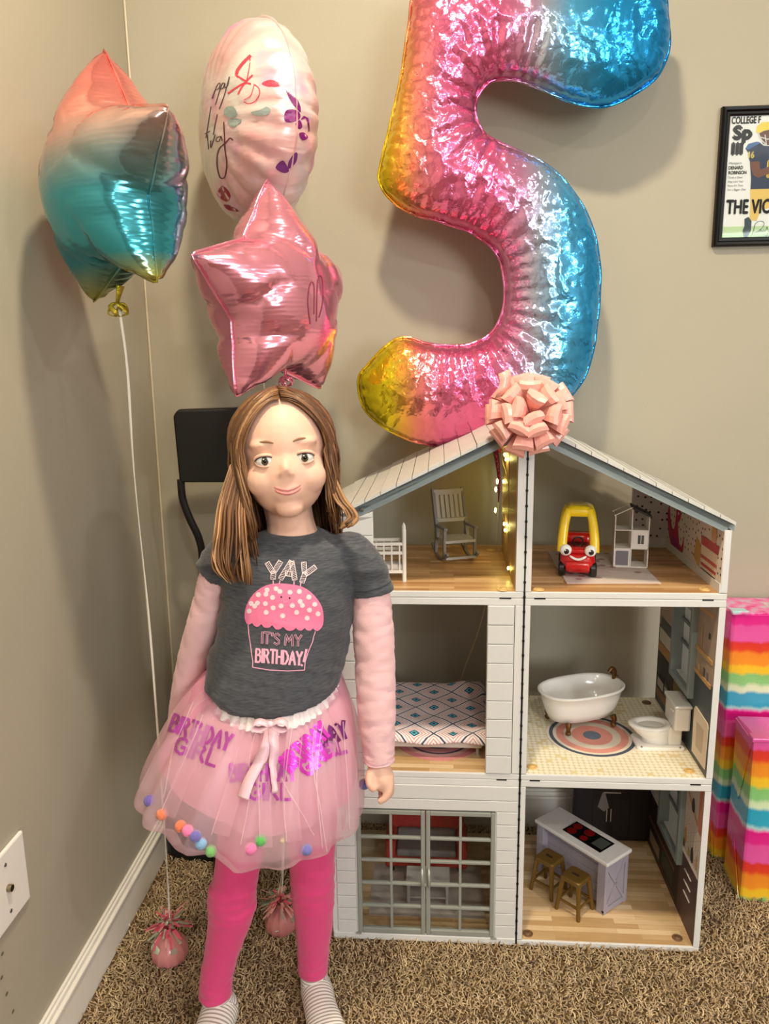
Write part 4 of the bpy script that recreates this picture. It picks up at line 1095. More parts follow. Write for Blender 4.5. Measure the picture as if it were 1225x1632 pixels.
def smooth_noise(x, y, z=0): return noise.noise(Vector((x, y, z)))
class Foil:
    """a flat foil outline blown up: height from a Poisson solve, puckers round the seam"""
    def __init__(self, poly, step, fat, pucker=(.004, 60, .02), crease=(0, 0), iters=1600, rim=.0):
        poly = [np.array(p, float) for p in poly]
        # even boundary
        ring = []
        for a, b in zip(poly, poly[1:] + poly[:1]):
            k = max(1, int(round(np.linalg.norm(b - a) / step))); ring += [a + (b - a) * i / k for i in range(k)]
        self.ring = np.array(ring); R = self.ring
        g = step * .8
        x0, y0 = R.min(0) - 3 * g; x1, y1 = R.max(0) + 3 * g
        xs = np.arange(x0, x1, g); ys = np.arange(y0, y1, g)
        X, Y = np.meshgrid(xs, ys)
        ins = inside_poly(X, Y, R)
        u = np.zeros(X.shape)
        for _ in range(iters):
            n = .25 * (np.roll(u, 1, 0) + np.roll(u, -1, 0) + np.roll(u, 1, 1) + np.roll(u, -1, 1) + g * g)
            u = np.where(ins, n, 0)
        self.u, self.x0, self.y0, self.g, self.fat = u, x0, y0, g, fat
        seglen = np.linalg.norm(np.roll(R, -1, 0) - R, axis=1); self.s = np.concatenate([[0], np.cumsum(seglen)[:-1]])
        self.pucker, self.crease = pucker, crease
        # curvature sign along the seam: puckers are deeper where it bends inwards
        a = np.roll(R, 6, 0); c = np.roll(R, -6, 0); cr = (R[:, 0] - a[:, 0]) * (c[:, 1] - R[:, 1]) - (R[:, 1] - a[:, 1]) * (c[:, 0] - R[:, 0])
        area_ = .5 * np.sum(R[:, 0] * np.roll(R[:, 1], -1) - np.roll(R[:, 0], -1) * R[:, 1])
        self.conc = np.clip(-np.sign(area_) * cr / (6 * step) ** 2 * 4, 0, 1)
        # points
        pts = [Vector(p) for p in R]; nr = len(pts)
        yy = R[:, 1].min(); row = 0; cand = []
        while yy < R[:, 1].max():
            xx = np.arange(R[:, 0].min() + (step / 2 if row % 2 else 0), R[:, 0].max(), step)
            cand += [(q, yy) for q in xx]; yy += step * .87; row += 1
        cand = np.array(cand); ok = inside_poly(cand[:, 0], cand[:, 1], R)
        cand = cand[ok]
        d = np.array([np.min((R[:, 0] - q[0]) ** 2 + (R[:, 1] - q[1]) ** 2) for q in cand])
        cand = cand[d > (step * .6) ** 2]
        pts += [Vector(q) for q in cand]
        v, e, f, *_ = geometry.delaunay_2d_cdt(pts, [(i, (i + 1) % nr) for i in range(nr)], [], 1, 1e-8)
        self.nr = nr; self.v2 = [(q.x, q.y) for q in v]
        cx = np.array([[sum(v[i].x for i in t) / 3, sum(v[i].y for i in t) / 3] for t in f]); m = inside_poly(cx[:, 0], cx[:, 1], R)
        self.f = [tuple(t) for t, k in zip(f, m) if k]
    def h(self, x, y):
        i = (x - self.x0) / self.g; j = (y - self.y0) / self.g
        i0, j0 = int(i), int(j); fx, fy = i - i0, j - j0
        U = self.u
        if i0 < 0 or j0 < 0 or i0 >= U.shape[1] - 1 or j0 >= U.shape[0] - 1: return 0
        val = (U[j0, i0] * (1 - fx) + U[j0, i0 + 1] * fx) * (1 - fy) + (U[j0 + 1, i0] * (1 - fx) + U[j0 + 1, i0 + 1] * fx) * fy
        hh = self.fat * math.sqrt(max(val, 0))
        A, fr, Ld = self.pucker
        d2 = (self.ring[:, 0] - x) ** 2 + (self.ring[:, 1] - y) ** 2; k = int(np.argmin(d2)); d = math.sqrt(d2[k])
        s = self.s[k]
        w = (1 - abs(math.sin(s * fr + 1.7 * smooth_noise(s * 8, 3))))
        hh -= A * w * math.exp(-d / (Ld * (1 + 1.5 * self.conc[k]))) * min(1, d / .006) * (1 + 1.6 * self.conc[k])
        if self.crease[0]:
            n1 = smooth_noise(x * self.crease[1], y * self.crease[1], 1.3); n2 = smooth_noise(x * self.crease[1] * 2.3, y * self.crease[1] * 2.3, 4.1)
            hh += self.crease[0] * ((1 - 2 * abs(n1)) * .7 + (1 - 2 * abs(n2)) * .45) * min(1, d / .012)
        return max(hh, .0006)
    def mesh(self):
        n = len(self.v2); vs = []; back = {}
        for i, (x, y) in enumerate(self.v2):
            vs.append((x, y, 0.0 if i < self.nr else self.h(x, y)))
        for i in range(self.nr, n):
            back[i] = len(vs); vs.append((self.v2[i][0], self.v2[i][1], -vs[i][2]))
        fs = list(self.f) + [tuple(back.get(i, i) for i in reversed(t)) for t in self.f]
        mb = MB(); mb.v, mb.f = vs, fs
        return mb
    def rim(self, w=.004):
        """the welded flange outside the seam"""
        R = self.ring; n = len(R); t = np.roll(R, -1, 0) - np.roll(R, 1, 0); t /= np.linalg.norm(t, axis=1)[:, None]
        area_ = .5 * np.sum(R[:, 0] * np.roll(R[:, 1], -1) - np.roll(R[:, 0], -1) * R[:, 1])
        nn = np.stack([t[:, 1], -t[:, 0]], 1) * np.sign(area_)
        mb = MB(); vs = []
        for i in range(n):
            wob = .0012 * math.sin(self.s[i] * 90)
            a = R[i]; b = R[i] + nn[i] * w
            vs += [(a[0], a[1], .0004), (b[0], b[1], wob + .0004), (b[0], b[1], wob - .0004), (a[0], a[1], -.0004)]
        fs = []
        for i in range(n):
            k = (i + 1) % n
            for q in range(3): fs.append((4 * i + q, 4 * k + q, 4 * k + q + 1, 4 * i + q + 1))
        return mb.add(vs, fs)
def place(o, loc, ez, ey):
    """turn an object so that its z axis looks along ez and its y axis roughly along ey"""
    ez = Vector(ez).normalized(); ey = Vector(ey); ex = ey.cross(ez).normalized(); ey = ez.cross(ex)
    o.matrix_world = Matrix(((ex.x, ey.x, ez.x, loc[0]), (ex.y, ey.y, ez.y, loc[1]), (ex.z, ey.z, ez.z, loc[2]), (0, 0, 0, 1)))

# --- the number: outline measured on the picture, at its own distance and size
FY = 1.665
five_px = [(668, -18), (652, 40), (640, 120), (622, 200), (606, 268), (605, 288), (618, 312), (652, 338), (700, 352), (755, 372), (790, 402), (803, 440), (803, 490), (786, 528), (755, 548), (715, 552), (680, 548), (655, 540), (634, 540), (612, 555), (588, 580), (572, 603), (576, 640), (592, 664), (625, 688), (672, 706), (730, 712), (800, 700), (862, 672), (915, 624), (940, 575), (952, 500), (955, 430), (945, 370), (925, 325), (895, 285), (862, 258), (830, 243), (795, 228), (770, 212), (757, 185), (760, 155), (780, 130), (812, 126), (850, 136), (900, 158), (935, 168), (968, 168), (1000, 155), (1040, 128), (1058, 100), (1066, 66), (1062, 25), (1050, -20), (960, -30), (860, -34), (760, -34)]
c5 = P(785, 330, FY)
outl = [((P(x, y, FY) - c5).x, (P(x, y, FY) - c5).z) for x, y in five_px]
outl = spline(outl, 5, True)
five = thing('number_balloon', 'giant rainbow foil number five balloon floating above the dollhouse', 'balloon', c5)
fo = Foil(outl, .0066, .95, pucker=(.0062, 150, .030), crease=(.0050, 24), iters=1500)
ST5 = [(0, (226, 206, 30)), (.125, (238, 214, 40)), (.175, (246, 176, 84)), (.22, (246, 140, 136)), (.30, (238, 120, 168)), (.46, (232, 110, 160)), (.545, (214, 150, 192)), (.61, (176, 190, 216)), (.69, (96, 190, 246)), (.8, (44, 166, 240)), (1, (36, 156, 236))]
x_lo, x_hi = min(p[0] for p in outl), max(p[0] for p in outl)
M_five = foil_mat('foil_rainbow_number', ST5, 0, x_lo, x_hi, .17, crumple=.38, cscale=14)
fb = fo.mesh().build('foil_body', M_five, five, smooth=True)
fr_o = fo.rim(.004).build('seam_rim', M_five, five, smooth=True)
for o in (fb, fr_o): o.rotation_euler = (math.pi / 2, 0, 0)
# filling neck and hanging tail behind the roof
tail = [P(x, y, 1.762) - c5 for x, y in ((785, 690), (788, 712), (792, 735), (795, 765), (794, 800))]
MB().tube(spline([tuple(p) for p in tail], 5), [.024 - .021 * i / 20 for i in range(21)], 10, flat=.4).build('neck', foil_mat('foil_maroon', (150, 50, 84), 0, 0, 1, .16, crumple=.4, cscale=40), five, smooth=True)
tabs = MB()
tp = [P(x, y, 1.755) - c5 for x, y in ((748, 712), (800, 700), (800, 722), (745, 716))]
tabs.add([tuple(p) for p in tp] + [tuple(p + Vector((0, .006, 0))) for p in tp], [(0, 1, 2, 3), (7, 6, 5, 4), (0, 4, 5, 1), (1, 5, 6, 2), (2, 6, 7, 3), (3, 7, 4, 0)])
tabs.build('seam_tab', MATS['foil_maroon'], five)

# --- star balloons
def star_outline(R, r, rot=0, round_tip=.02):
    pts = []
    for k in range(10):
        a = math.pi / 2 + rot + k * math.pi / 5
        q = R if k % 2 == 0 else r
        if k % 2 == 0:
            for da, f in ((-.035, .965), (0, 1.0), (.035, .965)): pts.append((q * f * math.cos(a + da), q * f * math.sin(a + da)))
        else: pts.append((q * math.cos(a), q * math.sin(a)))
    return pts
ROLL_NOW = 0
def star_balloon(name, label, loc, face, up, R, m_, knot_px, m_knot, fat=1.25, ratio=.56, group='foil star balloons'):
    st = thing(name, label, 'balloon', loc, group=group)
    fo = Foil(star_outline(R, R * ratio), R * .036, fat, pucker=(R * .040, 42 / R * .25, R * .13), iters=900)
    bo = fo.mesh().build('foil_body', m_, None, smooth=True)
    ri = fo.rim(R * .018).build('seam_rim', m_, None, smooth=True)
    for o in (bo, ri):
        place(o, (0, 0, 0), face, up); o.parent = st
    return st, fo, bo
m_rs = foil_mat('foil_rainbow_star', [(0, (206, 186, 40)), (.10, (190, 182, 70)), (.22, (60, 156, 172)), (.44, (74, 162, 178)), (.56, (150, 168, 170)), (.68, (220, 176, 166)), (.80, (240, 150, 138)), (1, (238, 132, 128))], 1, -.19, .19, .16, fine=.10)
S1 = P(183, 297, 1.27)
star1, f1, b1 = star_balloon('star_balloon', 'pastel rainbow foil star balloon near the left wall', S1, (-.74, -.67, .03), (-.12, -.02, 1), .196, m_rs, None, None, fat=1.62, ratio=.60)
m_ps = foil_mat('foil_pink_star', (248, 164, 188), 1, 0, 1, .17, fine=.10)
S2 = P(438, 478, 1.46)
star2, f2, b2 = star_balloon('star_balloon', 'shiny plain pink foil star balloon overlapping the oval balloon', S2, (.84, -.54, .02), (-.06, .02, 1), .205, m_ps, None, None, fat=1.62, ratio=.60)

# --- printing on curved things: where the line of sight through a picture point meets the surface
class Surf:
    def __init__(self, objs, lift=.0007):
        bpy.context.view_layer.update(); dg = bpy.context.evaluated_depsgraph_get()
        vs = []; fs = []
        for o in objs:
            e = o.evaluated_get(dg); me = e.to_mesh(); n = len(vs); mw = o.matrix_world
            vs += [mw @ v.co for v in me.vertices]; fs += [tuple(i + n for i in p.vertices) for p in me.polygons]; e.to_mesh_clear()
        self.b = BVHTree.FromPolygons(vs, fs); self.lift = lift
    def __call__(self, px, py):
        d = ray(px, py).normalized(); h = self.b.ray_cast(CAMP, d)
        if h[0] is None:
            # off the outline: slide to the nearest surface point
            q = CAMP + d * 1.5; h = self.b.find_nearest(q)
        n = h[1] if h[1].dot(d) < 0 else -h[1]
        return h[0] + n * self.lift
def to_local(root, mb):
    w = root.matrix_world.inverted(); mb.v = [tuple(w @ Vector(p)) for p in mb.v]; return mb
def decal(root, name, m_, surf, lines=(), fills=(), w=2.0, step=3.0, parent=None):
    if not lines and 1 < len(fills) < 5:
        for pl_ in fills: decal(root, name, m_, surf, (), (pl_,), w, step, parent)
        return
    mb = MB()
    for ln in lines: ribbon(mb, ln, w, surf, step)
    for pl_ in fills: patch(mb, pl_, surf, step * 1.6)
    to_local(root, mb)
    return mb.build(name, m_, parent or root, fix=False)

# --- oval balloon: a round printed balloon turned away
m, N, L, b = _mat('foil_butterfly_print')
tc = N.new('ShaderNodeTexCoord'); n1 = N.new('ShaderNodeTexNoise'); n1.inputs['Scale'].default_value = 7; n1.inputs['Detail'].default_value = 2
n2 = N.new('ShaderNodeTexNoise'); n2.inputs['Scale'].default_value = 11; n2.inputs['Detail'].default_value = 2; mp = N.new('ShaderNodeMapping'); mp.inputs['Location'].default_value = (3, 7, 1)
L.new(tc.outputs['Object'], n1.inputs['Vector']); L.new(tc.outputs['Object'], mp.inputs['Vector']); L.new(mp.outputs[0], n2.inputs['Vector'])
r1 = ramp(N, [(.42, srgb(228, 226, 222)), (.66, srgb(232, 184, 184))]); r2 = ramp(N, [(.56, (0, 0, 0, 1)), (.74, (1, 1, 1, 1))])
L.new(n1.outputs['Fac'], r1.inputs[0]); L.new(n2.outputs['Fac'], r2.inputs[0])
mx = N.new('ShaderNodeMixRGB'); mx.inputs[2].default_value = srgb(222, 160, 196); L.new(r2.outputs[0], mx.inputs[0]); L.new(r1.outputs[0], mx.inputs[1])
L.new(mx.outputs[0], b.inputs['Base Color']); b.inputs['Metallic'].default_value = .3; b.inputs['Roughness'].default_value = .34
n3 = N.new('ShaderNodeTexNoise'); n3.inputs['Scale'].default_value = 9; n3.inputs['Detail'].default_value = 3; mp3 = N.new('ShaderNodeMapping'); mp3.inputs['Scale'].default_value = (1, 3.2, 1)
L.new(tc.outputs['Object'], mp3.inputs['Vector']); L.new(mp3.outputs[0], n3.inputs['Vector'])
bp = N.new('ShaderNodeBump'); bp.inputs['Strength'].default_value = .35; bp.inputs['Distance'].default_value = .012; L.new(n3.outputs['Fac'], bp.inputs['Height']); L.new(bp.outputs[0], b.inputs['Normal'])
M_oval = m
S3 = P(408, 203, 1.60)
ovb = thing('oval_balloon', 'white and pink foil balloon printed with butterflies and dark script', 'balloon', S3)
fo3 = Foil(circle(0, 0, .181, n=72), .0074, 1.20, pucker=(.012, 60, .05), crease=(.0022, 12), iters=900)
b3 = fo3.mesh().build('foil_body', M_oval, None, smooth=True)
r3 = fo3.rim(.004).build('seam_rim', M_oval, None, smooth=True)
for o in (b3, r3): place(o, (0, 0, 0), (-.85, -.52, .0), (.04, .0, 1)); o.parent = ovb
bpy.context.view_layer.update()
sf = Surf([b3])
def cr(*pts): return [(300 + x * .1777, 60 + y * .1777) for x, y in pts]
M_red = mat('print_scarlet', (226, 62, 84), .35); M_vio = mat('print_violet', (128, 24, 110), .35); M_tl = mat('print_sage', (150, 168, 164), .4); M_ink = mat('print_ink', (74, 40, 52), .4); M_wine = mat('print_wine', (150, 22, 48), .35)
sp2 = lambda pts, k=4, c=False: spline(pts, k, c)
decal(ovb, 'butterfly_print', M_red, sf, [sp2(cr((555, 165), (490, 230), (445, 290), (435, 325)))], w=5)
decal(ovb, 'butterfly_print', M_red, sf, [sp2(cr((450, 505), (480, 445), (520, 392), (575, 338))), sp2(cr((430, 340), (520, 392))), sp2(cr((360, 500), (400, 470), (500, 410), (560, 415)))], w=2.6)
decal(ovb, 'butterfly_print', M_red, sf, [sp2(cr((500, 575), (540, 592), (600, 570), (640, 500), (630, 450), (590, 420))), sp2(cr((555, 165), (550, 260), (525, 380)))], w=1.5)
decal(ovb, 'butterfly_print', M_red, sf, [sp2(cr((590, 430), (560, 520), (500, 560)))], [sp2(cr((660, 410), (740, 380), (830, 415), (800, 440), (700, 435)), 3, True)], w=1.2)
decal(ovb, 'butterfly_print', M_tl, sf, [], [sp2(cr((320, 660), (350, 618), (410, 625), (440, 690), (390, 720), (335, 700)), 3, True), sp2(cr((560, 670), (650, 645), (700, 620), (738, 645), (710, 690), (620, 700)), 3, True), sp2(cr((360, 730), (372, 790), (420, 800), (480, 735)), 3, True)])
decal(ovb, 'butterfly_print', M_vio, sf, [sp2(cr((880 + i * 18, 480 + i * 14), (930 + i * 14, 580 + i * 8), (1002, 665))) for i in range(6)] + [sp2(cr((1012, 735), (1040 + i * 10, 705 + i * 6), (1072 + i * 3, 760 + i * 26))) for i in range(4)], w=1.5)
decal(ovb, 'butterfly_print', M_vio, sf, [], [sp2(cr((860, 690), (885, 648), (960, 648), (1003, 690), (985, 740), (900, 762), (862, 740)), 3, True), sp2(cr((990, 862), (1030, 850), (1072, 895), (1022, 922)), 3, True), sp2(cr((960, 770), (1000, 740), (1020, 800), (985, 820)), 3, True)])
decal(ovb, 'butterfly_print', mat('print_orchid', (112, 50, 122), .35), sf, [], [sp2(cr((780, 1165), (845, 1100), (890, 1160), (900, 1200), (850, 1212)), 3, True), sp2(cr((895, 1180), (900, 1110), (950, 1035), (978, 1040), (962, 1120)), 3, True)])
decal(ovb, 'butterfly_print', M_wine, sf, [], [sp2(cr((260, 1400), (300, 1330), (350, 1360), (380, 1420), (350, 1472), (290, 1440)), 3, True), sp2(cr((320, 1495), (400, 1520), (455, 1560), (360, 1545)), 3, True)])
decal(ovb, 'script_print', M_ink, sf, [sp2(cr((215, 545), (262, 425), (288, 412), (275, 455), (248, 468))), sp2(cr((246, 600), (300, 425), (326, 412), (312, 452), (284, 462))), sp2(cr((332, 412), (330, 450), (356, 425), (370, 350), (330, 500), (280, 640))), sp2(cr((205, 620), (182, 760), (160, 900))), sp2(cr((262, 690), (240, 790), (226, 870))), sp2(cr((150, 862), (172, 852), (196, 838))), sp2(cr((172, 872), (182, 1000))), sp2(cr((204, 925), (203, 990), (242, 872))), sp2(cr((300, 884), (262, 895), (250, 925), (275, 930), (296, 890), (305, 925)))], w=1.3)
decal(ovb, 'script_print', mat('print_maroon', (92, 20, 36), .35), sf, [sp2(cr((400, 920), (375, 902), (335, 945), (275, 1005), (258, 1120), (278, 1235), (308, 1262), (334, 1232), (346, 1120), (330, 1000), (326, 880), (320, 760)), 5)], w=1.9)
# faint loops of lettering on the pink star
sf2 = Surf([b2])
decal(star2, 'script_print', mat('print_rose_foil', (198, 96, 134), .2, .8), sf2, [sp2([(494, 516), (490, 480), (494, 452), (500, 456), (500, 500)], 5), sp2([(504, 512), (505, 460), (508, 440), (513, 446), (514, 480), (508, 506)], 5)], w=1.6)

# --- knots and ribbons
M_string = mat('ribbon_string', (232, 226, 212), .45)
def ribbon3(name, pts, w, parent, m_=M_string, twist=1.5):
    pts = [Vector(p) for p in spline([tuple(p) for p in pts], 6)]
    mb = MB(); vs = []
    for i, p in enumerate(pts):
        a = math.sin(i * .35) * twist * .5
        s = Vector((math.cos(a), math.sin(a), 0)) * w / 2
        vs += [p - s, p + s]
    mb.add(vs, [(2 * i, 2 * i + 1, 2 * i + 3, 2 * i + 2) for i in range(len(pts) - 1)])
    o = mb.build(name, m_, parent, smooth=True, fix=False); o.modifiers.new('thick', 'SOLIDIFY').thickness = .0005
    return o
def knot(root, at, m_, r=.012):
    mb = MB(); rr = random.Random(2)
    for i in range(5):
        a = i * 1.3; pts = [at, at + Vector((math.cos(a) * r * .9, math.sin(a) * r * .6, -r * .3)), at + Vector((math.cos(a + .8) * r * 1.1, math.sin(a + .8) * r, -r * 1.2)), at + Vector((math.cos(a + 1.5) * r * .3, 0, -r * 1.6))]
        mb.tube(spline([tuple(p) for p in pts], 4), [.002, .0035, .005, .006, .006, .005, .0045, .004, .0035, .003, .002, .0015, .001], 7, flat=.35)
    mb.build('knot', m_, root, smooth=True)
def neck(root, a, b, m_):
    MB().tube([a, a.lerp(b, .5), b], [.012, .008, .005], 8, flat=.5).build('filling_neck', m_, root, smooth=True)
m_gold = foil_mat('foil_gold', (206, 190, 60), 0, 0, 1, .2, crumple=.3, cscale=60)
k1 = P(187, 482, 1.27) - S1
neck(star1, P(192, 455, 1.27) - S1, k1, m_gold); knot(star1, k1, m_gold, .014)
W1 = Vector((-.447, 1.352, 0)); W2 = Vector((-.232, 1.43, 0))
ribbon3('ribbon', [P(190, 492, 1.27) - S1, P(203, 590, 1.275) - S1, P(214, 760, 1.28) - S1, P(237, 985, 1.30) - S1, P(250, 1150, 1.32) - S1, P(262, 1320, 1.34) - S1, W1 + Vector((.005, 0, .115)) - S1, W1 + Vector((0, 0, .075)) - S1], .0042, star1)
neck(star2, P(452, 575, 1.46) - S2, P(455, 600, 1.46) - S2, m_ps); knot(star2, P(455, 600, 1.46) - S2, m_ps)
ribbon3('ribbon', [P(455, 605, 1.46) - S2, P(458, 800, 1.46) - S2, P(455, 1100, 1.45) - S2, P(452, 1350, 1.44) - S2, W2 + Vector((.004, 0, .085)) - S2], .0035, star2)
k3 = P(411, 345, 1.60) - S3
neck(ovb, P(410, 330, 1.6) - S3, k3, M_oval); knot(ovb, k3, M_oval, .009)
ribbon3('ribbon', [P(411, 348, 1.60) - S3, P(420, 600, 1.58) - S3, P(440, 1000, 1.5) - S3, P(450, 1345, 1.45) - S3, W2 + Vector((-.004, 0, .085)) - S3], .003, ovb)
ribbon3('ribbon', [P(794, 800, 1.762) - c5, P(787, 900, 1.765) - c5, P(764, 1000, 1.768) - c5, P(728, 1105, 1.772) - c5, P(722, 1200, 1.772) - c5, Vector((.12, 1.775, .02)) - c5], .0035, five, mat('ribbon_tan', (210, 190, 150), .45))

# --- balloon weights wrapped in cellophane
M_wt = mat('weight_rose', (222, 144, 142), .3, coat=.5, bump=.3, bscale=90)
M_ts = mat('tinsel_pink', (240, 104, 128), .35); M_ti = mat('tinsel_pearl', (226, 240, 214), .12, .6); M_tc = mat('tinsel_blush', (246, 178, 168), .3)
def weight(pos, rad, ht, label, seed, mix):
    t = thing('balloon_weight', label, 'balloon weight', pos, group='wrapped balloon weights')
    rr = random.Random(seed); n = 36; rings = []
    for z, r_ in ((.0, .55), (.04, .82), (.2, 1.0), (.42, 1.0), (.62, .82), (.80, .50), (.92, .24), (1.0, .16)):
        rings.append([Vector((math.cos(2 * math.pi * j / n) * rad * r_ * (1 + .05 * math.sin(j * 2 * math.pi * 12 / n + z * 2)), math.sin(2 * math.pi * j / n) * rad * r_ * (1 + .05 * math.sin(j * 2 * math.pi * 12 / n)), ht * z)) for j in range(n)])
    MB().loft(rings).build('wrapped_body', M_wt, t, smooth=True)
    MB().lathe([(.006, ht * .92), (.008, ht * .96), (.006, ht)], n=12).build('tie', M_tc, t, smooth=True)
    for i in range(90):
        a = rr.uniform(0, 2 * math.pi); el = rr.uniform(-.15, 1.5); ln = rr.uniform(.5, 1.0) * rad * (1.25 if i % 9 else 1.75)
        c_ = Vector((0, 0, ht)); d = Vector((math.cos(a) * math.cos(el), math.sin(a) * math.cos(el), math.sin(el)))
        p0, p1, p2 = c_, c_ + d * ln * .6 + Vector((0, 0, .004)), c_ + d * ln + Vector((math.cos(a) * .006, math.sin(a) * .006, -.012 * rr.random()))
        s = d.cross(Vector((0, 0, 1))).normalized() * rr.uniform(.0012, .004)
        mb = MB(); mb.add([p0 - s * .4, p0 + s * .4, p1 - s, p1 + s, p2 - s * .8, p2 + s * .8], [(0, 1, 3, 2), (2, 3, 5, 4)])
        k = rr.random(); o = mb.build('tinsel_strip', M_ts if k < mix[0] else (M_ti if k < mix[1] else M_tc), t, fix=False)
    for i in range(7):
        a = rr.uniform(0, 2 * math.pi); q = Vector((math.cos(a) * rad * 1.0, math.sin(a) * rad * 1.0, ht * rr.uniform(.35, .6)))
        s = Vector((-math.sin(a), math.cos(a), 0)) * .006; u = Vector((math.cos(a) * -.006, math.sin(a) * -.006, .008))
        mb = MB(); mb.add([q - s, q + s, q + s + u, q - s + u * 1.4], [(0, 1, 2, 3)]); mb.build('cellophane_glint', M_ti, t, fix=False)
    return t
weight(W1, .036, .072, 'pink balloon weight with bright tinsel tuft beside the baseboard', 4, (.45, .75))
weight(W2, .033, .062, 'blush balloon weight with ribbon curls between the two pink legs', 9, (.12, .3))
# free ribbon end lying by the first weight

# ================================================================== picture, presents, chair
# --- framed magazine cover on the back wall
u0, u1, zb, zt = 1.2765, 1.497, 1.422, 1.704
pic = thing('framed_picture', 'black framed signed football magazine cover hanging on the wall', 'picture', room((u0 + u1) / 2, 0, (zb + zt) / 2), -WA)
HW, HH, BW = (u1 - u0) / 2, (zt - zb) / 2, .0185
M_fb = mat('frame_black', (9, 9, 9), .38, spec=.25)
def mitre(x0, z0, x1, z1, ix0, iz0, ix1, iz1):
    """one mitred side of the moulding: outer edge, raised ridge, inner lip"""
    mb = MB(); rings = []
    for (ox, oz, ix, iz) in ((x0, z0, ix0, iz0), (x1, z1, ix1, iz1)):
        ring = []
        for f, d in ((0, 0), (0, .012), (.18, .0175), (.42, .0165), (.6, .012), (.85, .0125), (1, .009), (1, 0)):
            ring.append(Vector((ox + (ix - ox) * f, -d, oz + (iz - oz) * f)))
        rings.append(ring)
    return mb.loft(rings)
oc = [(-HW, -HH), (HW, -HH), (HW, HH), (-HW, HH)]; ic = [(-HW + BW, -HH + BW), (HW - BW, -HH + BW), (HW - BW, HH - BW), (-HW + BW, HH - BW)]
for i in range(4):
    j = (i + 1) % 4
    mitre(*oc[i], *oc[j], *ic[i], *ic[j]).build('frame_side', M_fb, pic)
cov = MB().box(-HW + BW - .001, HW - BW + .001, -.0065, -.004, -HH + BW - .001, HH - BW + .001).build('magazine_cover', mat('cover_white', (242, 244, 248), .5), pic)
X0, ZT = -HW + BW, HH
K = .000216
def cv(lift): return lambda u, v: Vector((u, -.0066 - lift, v))
def cpt(x, y, lift=.0): return (X0 + (x - 470 + (y - 200) * .082) * K, ZT - (y - 135) * K)     # crop coordinates to the sheet
def cfill(name, pts, c, lift=.0003, par=None):
    q = [cpt(*p) for p in pts]
    q = [(min(max(a, X0), -X0), b_) for a, b_ in q]
    return MB().sheet(q, cv(lift)).build(name, mat('cover_%d_%d_%d' % c, c, .5), cov, fix=False)
def ctext(txt, x, y, h, c, lift=.0006, shear=0, xs=1.0, bold=0, name='lettering'):
    v, f = font_mesh(txt, h * K / .73, shear, xs)
    a, b_ = cpt(x, y)
    mb = MB(); mb.add([Vector((a + p[0], -.0066 - lift, b_ + p[1])) for p in v], f)
    if bold:
        for dx, dz in ((bold, 0), (-bold, 0), (0, bold), (0, -bold)):
            mb.add([Vector((a + p[0] + dx * K, -.0066 - lift - .00001, b_ + p[1] + dz * K)) for p in v], f)
    return mb.build(name, mat('cover_%d_%d_%d' % c, c, .5), cov, fix=False)
cfill('grass_print', [(360, 1250), (1500, 1250), (1500, 1400), (340, 1400)], (196, 222, 176), .0001)
cfill('grass_print', [(360, 1330), (1500, 1330), (1500, 1400), (340, 1400)], (160, 200, 130), .0002)
BLK = (26, 28, 34)
ctext('COLLEGE F', 478, 290, 66, BLK, xs=.62, bold=3)
ctext('Sp', 488, 430, 122, BLK, xs=1.15, bold=13)
ctext('Ill', 466, 572, 112, BLK, xs=1.15, bold=11)
GR = (112, 114, 120)
ctext("Michigan's", 450, 662, 22, GR, shear=.25); ctext('DENARD', 446, 710, 32, BLK, xs=.8, bold=1.2); ctext('ROBINSON', 444, 756, 32, BLK, xs=.8, bold=1.2)
for i, s_ in enumerate(('Took a Giant', 'Step Last Year', "Now It's Time", 'For a Bigger One')): ctext(s_, 440 - i * 3, 795 + i * 38, 20, GR, shear=.25, xs=.95)
# player: plain printed shapes
NAVY, MAIZE, SKIN = (38, 52, 86), (226, 184, 66), (120, 76, 62)
cfill('player_print', [(640, 560), (610, 520), (640, 480), (740, 460), (790, 500), (1150, 500), (1150, 900), (660, 900), (665, 800), (655, 640), (640, 600)], NAVY, .0004)
cfill('player_print', [(610, 520), (640, 478), (720, 458), (760, 470), (700, 500), (640, 530)], (70, 110, 168), .00045)
cfill('player_print', [(655, 900), (1150, 900), (1150, 1000), (760, 1100), (720, 1200), (650, 1190), (660, 1000)], (236, 200, 110), .0004)
cfill('player_print', [(660, 645), (745, 640), (755, 720), (846, 690), (1000, 690), (1000, 760), (840, 760), (735, 795), (690, 770), (668, 720)], SKIN, .0006)
cfill('player_print', [(600, 1180), (640, 1160), (670, 1200), (665, 1290), (625, 1365), (590, 1350), (580, 1290), (600, 1250)], (42, 62, 74), .0005)
cfill('helmet_print', [(712, 370), (722, 320), (770, 285), (850, 280), (960, 300), (990, 370), (960, 400), (850, 350), (780, 365), (740, 385)], (240, 214, 80), .0007)
cfill('helmet_print', [(745, 385), (790, 365), (860, 352), (960, 400), (940, 470), (840, 500), (780, 480)], (104, 66, 56), .00065)
for ln in ([(730, 390), (770, 450), (820, 500), (930, 490)], [(760, 420), (820, 440), (930, 430)], [(800, 400), (815, 500)], [(850, 390), (855, 500)]):
    mb = MB(); ribbon(mb, [cpt(*p) for p in ln], 9 * K, cv(.0009), .01); mb.build('face_mask_print', mat('cover_mask', (228, 228, 232), .5), cov, fix=False)
ctext('16', 628, 608, 60, (246, 232, 140), .0009, xs=.8, bold=4)
ctext('16', 785, 790, 160, (240, 208, 70), .0005, xs=.8, bold=9)
ctext('THE VIC', 418, 1128, 138, BLK, .0010, xs=.62, bold=6)
